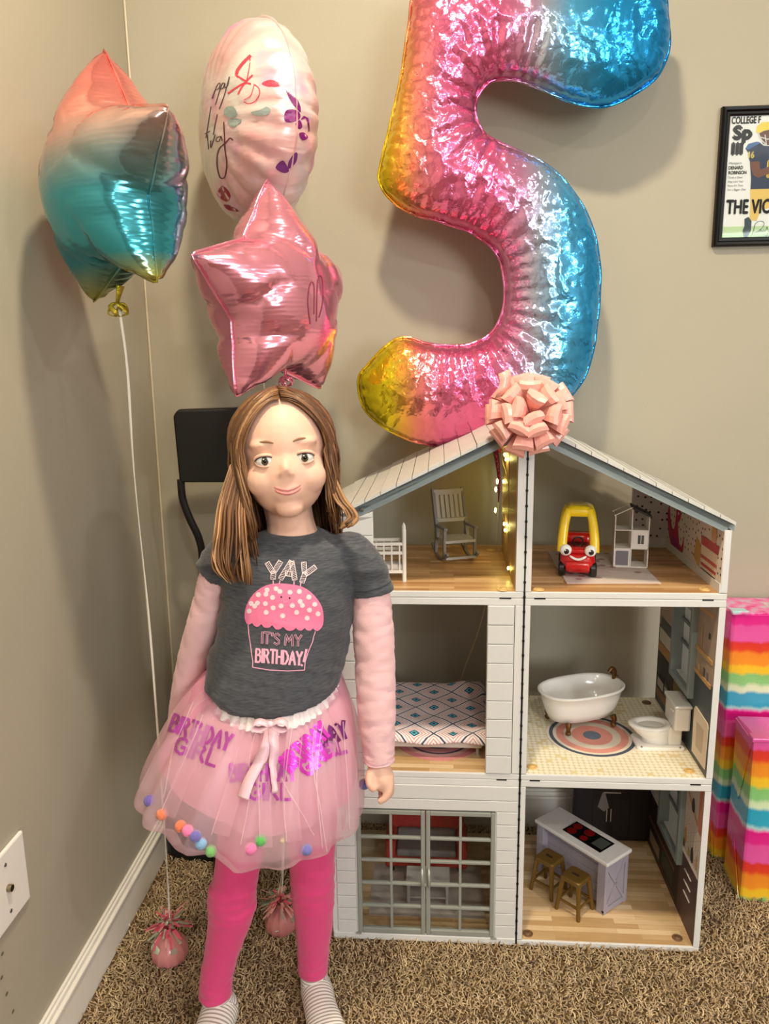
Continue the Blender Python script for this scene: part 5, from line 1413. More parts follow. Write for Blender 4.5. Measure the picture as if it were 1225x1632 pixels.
for ln in ([(668, 1340), (690, 1290), (700, 1240), (740, 1205), (790, 1215), (780, 1260), (730, 1300), (690, 1320)], [(730, 1300), (745, 1310), (760, 1285), (775, 1310), (790, 1290), (805, 1305), (820, 1260), (840, 1310), (900, 1270)], [(800, 1385), (830, 1320)], [(825, 1385), (850, 1320)], [(790, 1345), (870, 1340)], [(790, 1368), (870, 1362)]):
    mb = MB(); ribbon(mb, spline([cpt(*p) for p in ln], 4), 4.5 * K, cv(.0012), .01); mb.build('signature', mat('pen_green', (34, 64, 60), .4), cov, fix=False)
MB().box(-HW + BW, HW - BW, -.0086, -.0082, -HH + BW, HH - BW).build('glazing', thin_glass('picture_glass'), pic)

# --- wrapped presents with tie-dye stripes
def stripe_mat(name, top, period, amp):
    m, N, L, b = _mat(name)
    tc = N.new('ShaderNodeTexCoord'); se = N.new('ShaderNodeSeparateXYZ'); L.new(tc.outputs['Object'], se.inputs[0])
    nz = N.new('ShaderNodeTexNoise'); nz.inputs['Scale'].default_value = 46; nz.inputs['Detail'].default_value = 3
    mp = N.new('ShaderNodeMapping'); mp.inputs['Scale'].default_value = (1, 1, .25); L.new(tc.outputs['Object'], mp.inputs['Vector']); L.new(mp.outputs[0], nz.inputs['Vector'])
    a = N.new('ShaderNodeMath'); a.operation = 'MULTIPLY_ADD'; a.inputs[1].default_value = amp; L.new(nz.outputs['Fac'], a.inputs[0]); L.new(se.outputs[2], a.inputs[2])
    s = N.new('ShaderNodeMath'); s.operation = 'SUBTRACT'; s.inputs[0].default_value = top + amp / 2 + period * 4; L.new(a.outputs[0], s.inputs[1])
    d = N.new('ShaderNodeMath'); d.operation = 'DIVIDE'; d.inputs[1].default_value = period; L.new(s.outputs[0], d.inputs[0])
    f = N.new('ShaderNodeMath'); f.operation = 'FRACT'; L.new(d.outputs[0], f.inputs[0])
    st = [(0, (224, 20, 134)), (.09, (226, 40, 142)), (.115, (232, 84, 164)), (.26, (232, 92, 168)), (.29, (222, 52, 46)), (.36, (228, 66, 40)), (.40, (242, 140, 40)), (.50, (244, 150, 42)), (.53, (246, 196, 42)), (.585, (246, 200, 50)), (.62, (134, 200, 118)), (.70, (140, 204, 128)), (.74, (214, 232, 190)), (.78, (216, 234, 198)), (.81, (40, 164, 196)), (.93, (44, 168, 200)), (.96, (176, 220, 220)), (.985, (236, 120, 180)), (1, (224, 20, 134))]
    r = ramp(N, [(p, srgb(*c)) for p, c in st]); L.new(f.outputs[0], r.inputs[0]); L.new(r.outputs[0], b.inputs['Base Color'])
    b.inputs['Roughness'].default_value = .32; b.inputs['Coat Weight'].default_value = .25
    n2 = N.new('ShaderNodeTexNoise'); n2.inputs['Scale'].default_value = 14; L.new(tc.outputs['Object'], n2.inputs['Vector'])
    bp = N.new('ShaderNodeBump'); bp.inputs['Strength'].default_value = .25; bp.inputs['Distance'].default_value = .01; L.new(n2.outputs['Fac'], bp.inputs['Height']); L.new(bp.outputs[0], b.inputs['Normal'])
    MATS[name] = m; return m
def present(label, pos, rz, w, d, h, m_, seed):
    t = thing('wrapped_present', label, 'present', pos, rz, 'tie-dye wrapped presents')
    rr = random.Random(seed); n = 9; rings = []
    base = rrect(w, d, .006, 2)
    for z in (0, .006, h * .33, h * .66, h - .006, h):
        k = .985 if z in (0, h) else 1
        rings.append([Vector((a * k + rr.uniform(-.0015, .0015), b * k + rr.uniform(-.0015, .0015), z + (rr.uniform(-.003, .003) if z > h * .9 else 0))) for a, b in base])
    MB().loft(rings).build('wrapped_box', m_, t, bevel=.002)
    # folded paper flaps on the end
    fl = MB().prism([(-d / 2 + .004, h - .004), (d / 2 - .004, h - .004), (.0, h * .55)], lambda u, v, q: Vector((-w / 2 - q, u, v)), .0022)
    fl.build('paper_flap', m_, t)
    fl = MB().prism([(-d / 2 + .004, .004), (d / 2 - .004, .004), (.0, h * .3)], lambda u, v, q: Vector((-w / 2 - q, u, v)), .0022)
    fl.build('paper_flap', m_, t)
    # crumpled corner tuck
    MB().loft([[Vector((-w / 2 + a, -d / 2 + b, h + zz)) for a, b in ((-.004, -.004), (.034, -.003), (.030, .02), (-.003, .024))] for zz in (-.004, .005)]).build('corner_tuck', m_, t, bevel=.002)
    MB().box(-w * .3, w * .3, -.02, .02, h, h + .0006).build('tape', mat('clear_tape', (236, 240, 232), .1, alpha=.35), t)
    return t
present('tall tie-dye striped present standing behind, against the wall', room(1.568, -.0685, .0), -WA, .46, .114, .622, stripe_mat('giftwrap_tall', .618, .235, .020), 1)
present('shorter tie-dye striped present leaning in front of the taller one', (.938, 1.540, 0), -.12, .31, .115, .388, stripe_mat('giftwrap_short', .440, .270, .020), 2)

# --- tall black chair behind the child
M_ch = mat('chair_black', (16, 15, 15), .4, var=.1, vscale=20)
ch = thing('chair', 'tall black chair with curved rails standing behind the child', 'chair', (-.34, 1.70, 0))
CY = 1.70
def cw(px, py, Y=CY): return P(px, py, Y) - Vector((-.34, 1.70, 0))
a = cw(276, 652); b = cw(287, 768); c = cw(505, 768); d_ = cw(512, 645)
pan = spline([(a.x + .012, a.z), (d_.x - .012, d_.z), (d_.x, d_.z - .014), (c.x, c.z), (b.x, b.z), (a.x, a.z - .014)], 1, True)
MB().prism([(p[0], p[1]) for p in pan], lambda u, v, w: Vector((u, w - .010, v)), .020).build('backrest', M_ch, ch, bevel=.006)
for mir in (0, 1):
    pts = []
    for px, py in ((288, 764), (291, 795), (302, 826), (316, 856), (322, 885), (322, 930), (323, 1010), (326, 1130)):
        q = cw(px, py); pts.append((q.x if not mir else (a.x + d_.x) - q.x, q.y, q.z))
    q = pts[-1]
    pts.append((q[0] + .012 * (1 if not mir else -1), .088, .012))
    MB().tube(spline(pts, 5), .0085, 10).build('side_rail', M_ch, ch, smooth=True)
    MB().tube([(q[0] + (.03 if not mir else -.03), -.005, .43), (q[0] + (.03 if not mir else -.03), -.10, .012)], .0085, 10).build('front_leg', M_ch, ch, smooth=True)
MB().box(-.075, .155, -.105, .02, .42, .445).build('seat', M_ch, ch, bevel=.008)
# --- black bin in the corner
bn = thing('storage_bin', 'low black bin on the carpet in the corner of the room', 'bin', (-.470, 1.712, 0), -.18)
MB().loft([[Vector((x, y, z)) for x, y in rrect(w, d, .012)] for z, w, d in ((0, .120, .105), (.15, .128, .115), (.155, .134, .122), (.165, .134, .122))]).build('bin_body', mat('bin_black', (14, 13, 12), .5), bn, bevel=.002)
MB().loft([[Vector((x, y, z)) for x, y in rrect(w, d, .010)] for z, w, d in ((.165, .128, .116), (.170, .124, .112))]).build('bin_lid', mat('bin_black', (14, 13, 12), .5), bn)

# ================================================================== the child
GY = 1.21
FEET = Vector((-.225, 1.20, 0))
girl = thing('person', 'small child in grey birthday T-shirt, pink tulle skirt and pink leggings', 'person', FEET)
bpy.context.view_layer.update()
def gl(mb): mb.v = [tuple(Vector(p) - FEET) for p in mb.v]; return mb
def ringp(cx, cy, hw, Y, ry, tilt=0, n=36, e=1.0, back=1.0):
    c = P(cx, cy, Y); rx = hw * pxsize(c)
    out = []
    for i in range(n):
        a = 2 * math.pi * i / n; ca, sa = math.cos(a), math.sin(a)
        ca = math.copysign(abs(ca) ** e, ca); sa2 = math.copysign(abs(sa) ** e, sa)
        out.append(c + Vector((rx * ca, ry * sa2 * (back if sa > 0 else 1), tilt * sa)))
    return out
def limb(mb, pts, n=16, k=4):
    """pts: (px, py, Y, half width in px)"""
    sp_ = spline(pts, k)
    path = [P(a, b, Y) for a, b, Y, r_ in sp_]
    mb.tube(path, [max(.002, r_ * pxsize(p)) for (a, b, Y, r_), p in zip(sp_, path)], n)
    return mb
def union(mb, voxel, smooth=6, fac=.5):
    """one continuous skin over overlapping solids"""
    me = bpy.data.meshes.new('union'); me.from_pydata(mb.v, [], mb.f)
    bm = bmesh.new(); bm.from_mesh(me); bmesh.ops.recalc_face_normals(bm, faces=bm.faces); bm.to_mesh(me); bm.free()
    o = bpy.data.objects.new('union', me); COL.objects.link(o)
    r_ = o.modifiers.new('r', 'REMESH'); r_.mode = 'VOXEL'; r_.voxel_size = voxel
    if smooth: s_ = o.modifiers.new('s', 'SMOOTH'); s_.iterations = smooth; s_.factor = fac
    bpy.context.view_layer.update()
    e = o.evaluated_get(bpy.context.evaluated_depsgraph_get()); m2 = e.to_mesh()
    out = MB(); out.v = [tuple(v.co) for v in m2.vertices]; out.f = [tuple(p.vertices) for p in m2.polygons]
    e.to_mesh_clear(); bpy.data.objects.remove(o); bpy.data.meshes.remove(me)
    return out
M_skin = mat('skin', (236, 190, 168), .5, sub=.25, var=.03, vscale=30)

# ---- head frame: x to the picture's right, y out of the face, z up
HC = P(452, 726, 1.20)
fz = (CAMP + Vector((.02, 0, -.02)) - HC).normalized()
hx = Vector((0, 0, 1)).cross(-fz).normalized() * -1
hx = fz.cross(Vector((0, 0, 1))).normalized() * -1
hz = hx.cross(fz).normalized()
if hx.x < 0: hx = -hx
hz = Vector((0, 0, 1)) - fz * fz.z; hz.normalize()
tl = Matrix.Rotation(.06, 3, fz)                      # a slight tilt of the head
hx, hz = tl @ hx, tl @ hz
HD = lambda x, y, z: HC + hx * x + fz * y + hz * z
HDM = Matrix(((hx.x, fz.x, hz.x), (hx.y, fz.y, hz.y), (hx.z, fz.z, hz.z)))
def hsph(mb, c, r, nu=20, nv=14): return mb.sphere(HD(*c), r, nu, nv, HDM.to_4x4())

body = MB()
# head
hsph(body, (0, -.012, .022), (.071, .084, .077), 28, 18)
hsph(body, (0, .016, -.026), (.061, .058, .068), 28, 18)
for s in (-1, 1):
    hsph(body, (s * .031, .040, -.034), (.030, .028, .028))
    hsph(body, (s * .0715, -.008, -.010), (.008, .015, .024), 14, 10)
    hsph(body, (s * .0066, .0735, -.0255), (.0056, .0060, .0050), 12, 8)
    hsph(body, (s * .029, .050, .019), (.022, .018, .010), 14, 10)
hsph(body, (0, .050, -.078), (.022, .018, .016), 16, 12)
hsph(body, (0, .055, -.050), (.028, .018, .022), 16, 12)
body.tube([HD(0, .062, .008), HD(0, .068, -.008), HD(0, .0745, -.018), HD(0, .0765, -.0235)], [.0065, .0068, .0078, .0072], 12)
# neck, trunk, arms, legs
limb(body, [(455, 790, 1.215, 40), (462, 830, 1.215, 38), (466, 858, 1.21, 44)])
body.loft([ringp(cx, cy, hw, GY, ry) for cx, cy, hw, ry in ((466, 852, 40, .038), (464, 868, 85, .052), (461, 890, 99, .062), (459, 950, 94, .068), (450, 1020, 92, .072), (440, 1090, 92, .074), (440, 1160, 96, .078), (441, 1215, 88, .07))])
RARM = [(560, 880, 1.21, 30), (580, 905, 1.21, 27), (591, 950, 1.21, 24), (596, 1040, 1.205, 24), (600, 1130, 1.195, 21), (603, 1195, 1.19, 17), (604, 1222, 1.188, 16)]
LARM = [(366, 885, 1.21, 28), (350, 905, 1.21, 26), (337, 955, 1.225, 22), (322, 1010, 1.24, 21), (306, 1060, 1.26, 19), (294, 1110, 1.28, 16), (290, 1150, 1.30, 14), (292, 1175, 1.305, 14)]
limb(body, RARM); limb(body, LARM)
LLEG = [(402, 1185, 1.21, 44), (392, 1290, 1.212, 40), (378, 1385, 1.212, 33), (369, 1450, 1.21, 33), (356, 1505, 1.207, 26), (345, 1560, 1.204, 20), (346, 1592, 1.204, 20)]
RLEG = [(482, 1185, 1.21, 44), (494, 1290, 1.218, 40), (497, 1370, 1.228, 32), (498, 1420, 1.232, 30), (500, 1470, 1.238, 27), (499, 1520, 1.245, 20), (498, 1560, 1.25, 19)]
limb(body, LLEG); limb(body, RLEG)
# hands: palm, four unequal fingers and a thumb
def fing(pts): limb(body, pts, 10, 4)
limb(body, [(604, 1214, 1.188, 16), (605, 1228, 1.186, 19), (609, 1242, 1.184, 20), (613, 1252, 1.184, 16)], 16)
fing([(620, 1248, 1.174, 7.5), (619, 1262, 1.170, 7), (612, 1273, 1.168, 6.5), (602, 1278, 1.168, 5.5)])
fing([(621, 1246, 1.184, 7.5), (622, 1262, 1.182, 7), (613, 1271, 1.182, 6.5), (603, 1268, 1.182, 6)])
fing([(619, 1244, 1.195, 7.2), (621, 1259, 1.195, 6.8), (612, 1267, 1.195, 6.2), (604, 1263, 1.195, 5.6)])
fing([(615, 1242, 1.205, 6.4), (617, 1254, 1.206, 6), (610, 1261, 1.206, 5.4), (604, 1257, 1.206, 5)])
fing([(593, 1226, 1.176, 8), (588, 1240, 1.168, 7.5), (590, 1252, 1.164, 7), (598, 1260, 1.164, 5.8)])
limb(body, [(292, 1170, 1.305, 13), (297, 1190, 1.312, 16), (302, 1206, 1.318, 14)], 14)
for i in range(4): fing([(296 + i * 4.5, 1204, 1.318, 5), (298 + i * 5, 1222, 1.322, 4.6), (300 + i * 5, 1234 - abs(i - 1.4) * 3, 1.318, 4)])
fing([(306, 1182, 1.310, 5), (314, 1196, 1.308, 4.8), (316, 1208, 1.306, 4)])
ub = union(body, .0030, 7, .5)
b_o = gl(ub).build('body', M_skin, girl, smooth=True)

# face: eyes, brows, lips
M_eye = mat('eye_white', (240, 238, 234), .15, coat=.5); M_iris = mat('iris_hazel', (92, 84, 60), .2, coat=.6); M_pup = mat('pupil_black', (10, 10, 10), .1)
def hpart(name, mb, m_, **k): return gl(mb).build(name, m_, girl, smooth=True, **k)
for s in (-1, 1):
    ec = (s * .0295, .0572, -.004)
    hpart('eyeball', hsph(MB(), ec, (.0140, .0130, .0112), 20, 14), M_eye)
    hpart('iris', hsph(MB(), (ec[0], ec[1] + .0086, ec[2] - .0002), (.0072, .0049, .0072), 18, 10), M_iris)
    hpart('pupil', hsph(MB(), (ec[0], ec[1] + .0123, ec[2] - .0002), (.0036, .0020, .0036), 14, 8), M_pup)
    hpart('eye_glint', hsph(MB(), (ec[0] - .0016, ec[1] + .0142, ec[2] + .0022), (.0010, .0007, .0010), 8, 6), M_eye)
    up = [HD(ec[0] + .0150 * math.cos(a), ec[1] + .0112 - .0088 * abs(math.cos(a)) ** 2, ec[2] + .0078 * math.sin(a) - .0004) for a in [math.pi * i / 12 for i in range(13)]]
    hpart('eyelid', MB().tube([p + hz * .0012 for p in up], [.0010] + [.0027] * 11 + [.0010], 8), M_skin)
    hpart('eyelashes', MB().tube([p + fz * .0022 - hz * .0012 for p in up[1:-1]], .0008, 6), mat('lash_brown', (70, 48, 36), .6))
    lo = [HD(ec[0] + .0142 * math.cos(a), ec[1] + .0100 - .0080 * abs(math.cos(a)) ** 2, ec[2] - .0078 * math.sin(a) - .0010) for a in [math.pi * i / 10 for i in range(11)]]
    hpart('eyelid', MB().tube(lo, [.0008] + [.0018] * 9 + [.0008], 8), M_skin)
    br = [HD(s * x, y, z) for x, y, z in ((.014, .0690, .0205), (.024, .0680, .0238), (.035, .0625, .0232), (.044, .0545, .0185))]
    hpart('eyebrow', MB().tube(spline([tuple(p) for p in br], 4), [.0010, .0014, .0017, .0018, .0018, .0017, .0016, .0015, .0014, .0012, .001, .0008, .0005], 8), mat('brow_brown', (150, 112, 82), .8))
M_lip = mat('lip_pink', (220, 138, 134), .38, sub=.1)
ul = [HD(x, .0728 - 17 * x * x, -.0505 + 16 * x * x + (.0008 if abs(x) > .003 else 0)) for x in [-.024 + .048 * i / 12 for i in range(13)]]
ll = [HD(x, .0722 - 17 * x * x, -.0553 + 19 * x * x) for x in [-.023 + .046 * i / 12 for i in range(13)]]
hpart('lip', MB().tube(ul, [.0008] + [.0020] * 11 + [.0008], 8), M_lip)
hpart('lip', MB().tube(ll, [.0008, .0016] + [.0026] * 9 + [.0016, .0008], 8), M_lip)

# hair: a cap of strands from a parting, long enough to lie on the shoulders
m, N, L, b = _mat('hair_brown')
at = N.new('ShaderNodeAttribute'); at.attribute_name = 'tint'
r = ramp(N, [(0, srgb(70, 44, 26)), (.4, srgb(108, 72, 44)), (.75, srgb(148, 106, 68)), (1, srgb(196, 152, 104))]); L.new(at.outputs['Fac'], r.inputs[0]); L.new(r.outputs[0], b.inputs['Base Color'])
b.inputs['Roughness'].default_value = .42; b.inputs['Anisotropic'].default_value = .4
M_hair = m
hair = MB(); tints = []
def strand(path, r0, tint, flat=.45, n=6):
    k = len(hair.v); m_ = len(path)
    hair.tube(path, [r0 * (.55 + .45 * min(1, 4 * i / m_)) * (1 if i < m_ * .8 else max(.15, 1 - (i / m_ - .8) * 4.2)) for i in range(m_)], n, flat=flat)
    tints.extend([tint] * (len(hair.v) - k))
rr = random.Random(11)
def scalp(az, pol, grow):
    """az: 0 at the face, +-pi at the back; pol: 0 at the crown"""
    x = math.sin(az) * math.sin(pol) * (.0735 + grow); y = math.cos(az) * math.sin(pol) * (.086 + grow) - .012; z = math.cos(pol) * (.080 + grow) + .022
    return x, y, z
for i in range(520):
    s = 1 if i % 2 else -1
    az = s * rr.uniform(.98, math.pi)
    start = rr.uniform(.02, .5)
    g = rr.uniform(.001, .011)
    end_z = -.125 - .03 * rr.random() if abs(az) > 1.2 else -.115 - .05 * rr.random()
    if s > 0 and abs(az) < 1.5: end_z = -.088 - .02 * rr.random()
    wv, ph = rr.uniform(.001, .006), rr.uniform(0, 6.3)
    pts = []
    part = (.012, 0)                                            # parting slightly off the middle
    for k in range(9):
        t = k / 8; pol = start * (1 - t) + 1.62 * t
        a2 = az * (.55 + .45 * min(1, t * 1.4)) if abs(az) < 2.0 else az
        x, y, z = scalp(a2, pol, g * min(1, .3 + t))
        pts.append((x, y, z))
    x, y, z = pts[-1]
    for k in range(1, 8):
        t = k / 7
        nx = x * (1 - .10 * t) + wv * math.sin(ph + t * 6); ny = y * (1 - .12 * t) - .004 * t + wv * math.cos(ph + t * 5); nz = z + (end_z - z) * t
        pts.append((nx, ny, nz))
    strand([HD(*p) for p in pts], rr.uniform(.0026, .0046), min(1, max(0, rr.gauss(.42, .2))))
# hair swept from the parting across the forehead to the temples
for i in range(230):
    s = 1 if i % 2 else -1
    g = rr.uniform(.004, .012); p0 = rr.uniform(.05, .72); a1 = rr.uniform(.92, 1.25); e1 = rr.uniform(1.45, 1.75)
    pts = []
    for k in range(12):
        t = k / 11; pol = p0 + (e1 - p0) * t ** 1.25; az = s * (.03 + (a1 - .03) * t ** .62) + .05
        pts.append(scalp(az, pol, g * (.55 + .45 * t)))
    x, y, z = pts[-1]; ez = (-.10 if s < 0 else -.085) - .03 * rr.random(); wv, ph = rr.uniform(.001, .005), rr.uniform(0, 6)
    for k in range(1, 6):
        t = k / 5; pts.append((x * (1 - .04 * t) + wv * math.sin(ph + t * 6), y * (1 - .25 * t) + wv * math.cos(ph + 5 * t), z + (ez - z) * t))
    strand([HD(*p) for p in pts], rr.uniform(.0024, .0042), min(1, max(0, rr.gauss(.45, .2))))
# the lock that falls over one shoulder, and the curl on the other
for i in range(60):
    o1, o2 = rr.uniform(-1, 1), rr.uniform(-1, 1)
    yy = 1.118 + rr.uniform(-.010, .016)
    px = [(385 + o1 * 18, 740, 1.165), (370 + o1 * 22, 800, 1.15), (368 + o1 * 27, 850, yy + .01), (366 + o1 * 30 + o2 * 4, 885, yy), (368 + o1 * 26 + o2 * 10, 908 + o2 * 4, yy - .002), (374 + o1 * 18 + o2 * 12, 924 + o2 * 8, yy)]
    strand([P(*p) for p in spline(px, 3)], rr.uniform(.0022, .0042), min(1, max(0, rr.gauss(.5, .25))))
for i in range(16):
    o1, o2 = rr.uniform(-1, 1), rr.uniform(-1, 1)
    px = [(528 + o1 * 6, 760, 1.18), (542 + o1 * 8, 795, 1.165), (556 + o1 * 8, 812, 1.155), (562 + o1 * 8, 826 + o2 * 3, 1.150), (550 + o1 * 10, 838 + o2 * 5, 1.145)]
    strand([P(*p) for p in spline(px, 3)], rr.uniform(.002, .0034), min(1, max(0, rr.gauss(.55, .2))))
ho = gl(hair).build('hair', M_hair, girl, smooth=True)
a_ = ho.data.attributes.new('tint', 'FLOAT', 'POINT'); a_.data.foreach_set('value', np.array(tints, np.float32))

# ---- T-shirt
sh = MB()
sh.loft([ringp(466, 846, 43, GY, .046), ringp(466, 853, 62, GY, .054), ringp(464, 862, 86, GY, .060), ringp(461, 876, 104, GY, .068), ringp(461, 900, 107, GY, .075), ringp(460, 930, 105, GY, .080),
         ringp(457, 965, 104, GY, .084), ringp(454, 1000, 104, GY, .087), ringp(446, 1035, 107, GY, .092, -.0), ringp(440, 1052, 109, GY, .096, .018), ringp(437, 1064, 109, GY, .097, .030), ringp(436, 1072, 107, GY, .098, .038)])
limb(sh, [(530, 882, 1.21, 32), (560, 884, 1.21, 35), (580, 903, 1.208, 35), (589, 926, 1.207, 33), (593, 945, 1.206, 32)], 20)
limb(sh, [(392, 884, 1.21, 34), (368, 886, 1.21, 33), (354, 896, 1.212, 31), (343, 912, 1.216, 29)], 20)
us = union(sh, .0032, 4, .5)
def wrinkle(mb, amp, sc, seed, stretch=(1, 1, 1)):
    out = []
    for p in mb.v:
        q = Vector((p[0] * sc * stretch[0], p[1] * sc * stretch[1], p[2] * sc * stretch[2] + seed)); n1 = noise.noise(q)
        out.append((p, n1))
    return out
def push(mb, fn):
    me = bpy.data.meshes.new('t'); me.from_pydata(mb.v, [], mb.f); me.update()
    nr = [v.normal.copy() for v in me.vertices]; bpy.data.meshes.remove(me)
    mb.v = [tuple(Vector(p) + n * fn(Vector(p))) for p, n in zip(mb.v, nr)]
    return mb
hemz = P(437, 1068, GY).z
def shirt_fold(p):
    a = noise.noise(Vector((p.x * 16, p.y * 8, p.z * 11 + 2.2))); b_ = noise.noise(Vector((p.x * 9 + p.z * 22, p.y * 9, p.z * 26)))
    side = max(0, abs(p.x + .155) - .05) / .06
    return .0032 * a + .0036 * (1 - 2 * abs(b_)) * min(1.4, .25 + side)
push(us, shirt_fold)
m, N, L, b = _mat('tshirt_grey')
tc = N.new('ShaderNodeTexCoord'); n1 = N.new('ShaderNodeTexNoise'); n1.inputs['Scale'].default_value = 300; n1.inputs['Detail'].default_value = 2
mp = N.new('ShaderNodeMapping'); mp.inputs['Scale'].default_value = (.25, .25, 1.6); L.new(tc.outputs['Object'], mp.inputs['Vector']); L.new(mp.outputs[0], n1.inputs['Vector'])
r = ramp(N, [(.3, srgb(58, 60, 67)), (.7, srgb(84, 87, 94))]); L.new(n1.outputs['Fac'], r.inputs[0]); L.new(r.outputs[0], b.inputs['Base Color'])
b.inputs['Roughness'].default_value = .85; b.inputs['Sheen Weight'].default_value = .2
M_tee = m
tee = gl(us).build('t_shirt', M_tee, girl, smooth=True)
tag(tee, 'dark grey T-shirt with a pink cupcake print')
# seams: sleeve hems and bottom hem
for cx, cy, hw, ax in ((593, 942, 32.6, 0),):
    c = P(cx, cy, 1.206); pa = P(589, 926, 1.207); d = (c - pa).normalized(); s_ = d.cross(Vector((0, 1, 0))).normalized(); t_ = d.cross(s_)
    rr_ = hw * pxsize(c)
    gl(MB().tube([c - d * .010 + s_ * rr_ * math.cos(a) + t_ * rr_ * math.sin(a) for a in [2 * math.pi * i / 32 for i in range(33)]], .0008, 5)).build('hem_seam', mat('tee_seam', (60, 63, 70), .9), tee).location = -Vector((0, 0, 0))

# ---- print on the shirt
sft = Surf([tee], .0009)
def k4(*pts): return [(380 + x * .1225, 880 + y * .1225) for x, y in pts]
M_pp = mat('print_bubblegum', (246, 128, 168), .6); M_pw = mat('print_pale', (244, 222, 224), .6); M_pl = mat('print_lightpink', (248, 176, 200), .6)
dome = k4((95, 900), (82, 830), (92, 740), (130, 640), (200, 540), (300, 460), (420, 415), (560, 405), (700, 420), (830, 450), (940, 520), (1030, 620), (1085, 720), (1103, 830), (1095, 940), (1060, 1000), (1020, 1025), (985, 1010), (965, 990), (940, 1015), (905, 1018), (875, 1005), (858, 985), (830, 1012), (795, 1018), (760, 1000), (745, 985), (715, 1010), (670, 1022), (620, 1010), (580, 970), (555, 992), (520, 1005), (480, 998), (440, 950), (410, 975), (375, 982), (330, 975), (300, 935), (270, 962), (235, 970), (200, 950), (180, 920), (150, 940), (118, 935))
decal(girl, 'cupcake_print', M_pp, sft, [], [spline(dome, 2, True)], step=2.2)
sft.lift = .0013
dots = [(375, 490), (360, 545), (490, 475), (540, 510), (670, 520), (790, 510), (262, 552), (445, 588), (912, 582), (800, 640), (828, 690), (988, 676), (170, 665), (215, 700), (250, 660), (352, 668), (555, 698), (700, 692), (452, 722), (920, 750), (142, 765), (362, 782), (755, 780), (1030, 800), (575, 825), (890, 855)]
decal(girl, 'sprinkle_print', M_pw, sft, [], [k4(*circle(x, y, 33, n=10)) for x, y in dots], step=2.5)
decal(girl, 'face_print', mat('print_black', (40, 26, 36), .6), sft, [], [k4(*circle(558, 582, 13, n=8)), k4(*circle(665, 595, 13, n=8))], step=3)
decal(girl, 'face_print', M_pl, sft, [spline(k4((588, 625), (600, 645), (618, 645), (628, 625)), 3)], w=1.0)
decal(girl, 'wrapper_print', M_pl, sft, [k4((130, 945), (138, 1060), (158, 1180), (175, 1330), (190, 1420), (186, 1495)), k4((186, 1495), (400, 1530), (640, 1542), (855, 1530)), k4((855, 1530), (862, 1430), (905, 1290), (960, 1160), (975, 1090), (995, 1030))], w=1.4)
# YAY: outlined, hatched letters on little sticks
def thick(line, w):
    """outline polygon of a fat stroke"""
    a, b_ = np.array(line[0], float), np.array(line[1], float); t_ = (b_ - a) / np.linalg.norm(b_ - a); n_ = np.array([-t_[1], t_[0]]) * w / 2
    return [tuple(a + n_), tuple(b_ + n_), tuple(b_ - n_), tuple(a - n_)]
yay = [[(375, 135), (455, 270)], [(550, 120), (460, 260)], [(458, 250), (452, 350)], [(690, 120), (545, 350)], [(690, 120), (732, 360)], [(610, 275), (700, 285)], [(848, 130), (858, 270)], [(1000, 190), (865, 290)], [(865, 270), (822, 395)]]
lines = []; hatch = []
for ln in yay:
    pl_ = thick(ln, 62); lines.append(k4(*pl_, pl_[0]))
    a, b_ = np.array(ln[0], float), np.array(ln[1], float); l_ = np.linalg.norm(b_ - a); t_ = (b_ - a) / l_; n_ = np.array([-t_[1], t_[0]])
    for q in np.arange(8, l_, 22): 
        c_ = a + t_ * q; hatch.append(k4(tuple(c_ + n_ * 28 + t_ * 10), tuple(c_ - n_ * 28 - t_ * 10)))
decal(girl, 'lettering_print', M_pw, sft, lines, w=.95)
sft.lift = .0011
decal(girl, 'lettering_print', M_pw, sft, hatch, w=.75)
decal(girl, 'lettering_print', M_pl, sft, [k4((452, 370), (455, 415)), k4((540, 370), (532, 408)), k4((722, 380), (722, 418)), k4((808, 400), (804, 438))], w=1.8)
sft.lift = .0012
def words(txt, x, y, h, wmul, rot, w, m_, name, outline=False, gap=.22):
    st_, W_ = strokes(txt, h, gap); k_ = wmul / W_ if wmul else 1
    out = []
    for ln in st_:
        out.append(k4(*[(x + a * k_ + (b_ * .04), y - b_ + a * k_ * rot) for a, b_ in ln]))
    if outline:
        decal(girl, name, m_, sft, out, w=w); sft.lift += .0003
        decal(girl, name, M_tee, sft, out, w=w * .45); sft.lift -= .0003
    else: decal(girl, name, m_, sft, out, w=w)
words("IT'S", 305, 1180, 140, 225, .09, 3.4, M_pl, 'lettering_print', True)
words('MY', 605, 1205, 135, 205, .05, 3.4, M_pl, 'lettering_print', True, .3)
words('BIRTHDAY', 228, 1425, 170, 590, .07, 3.6, M_pl, 'lettering_print', False, .2)
decal(girl, 'lettering_print', M_pl, sft, [k4((880, 1265), (845, 1420)), k4((822, 1465), (818, 1470))], w=3.6)

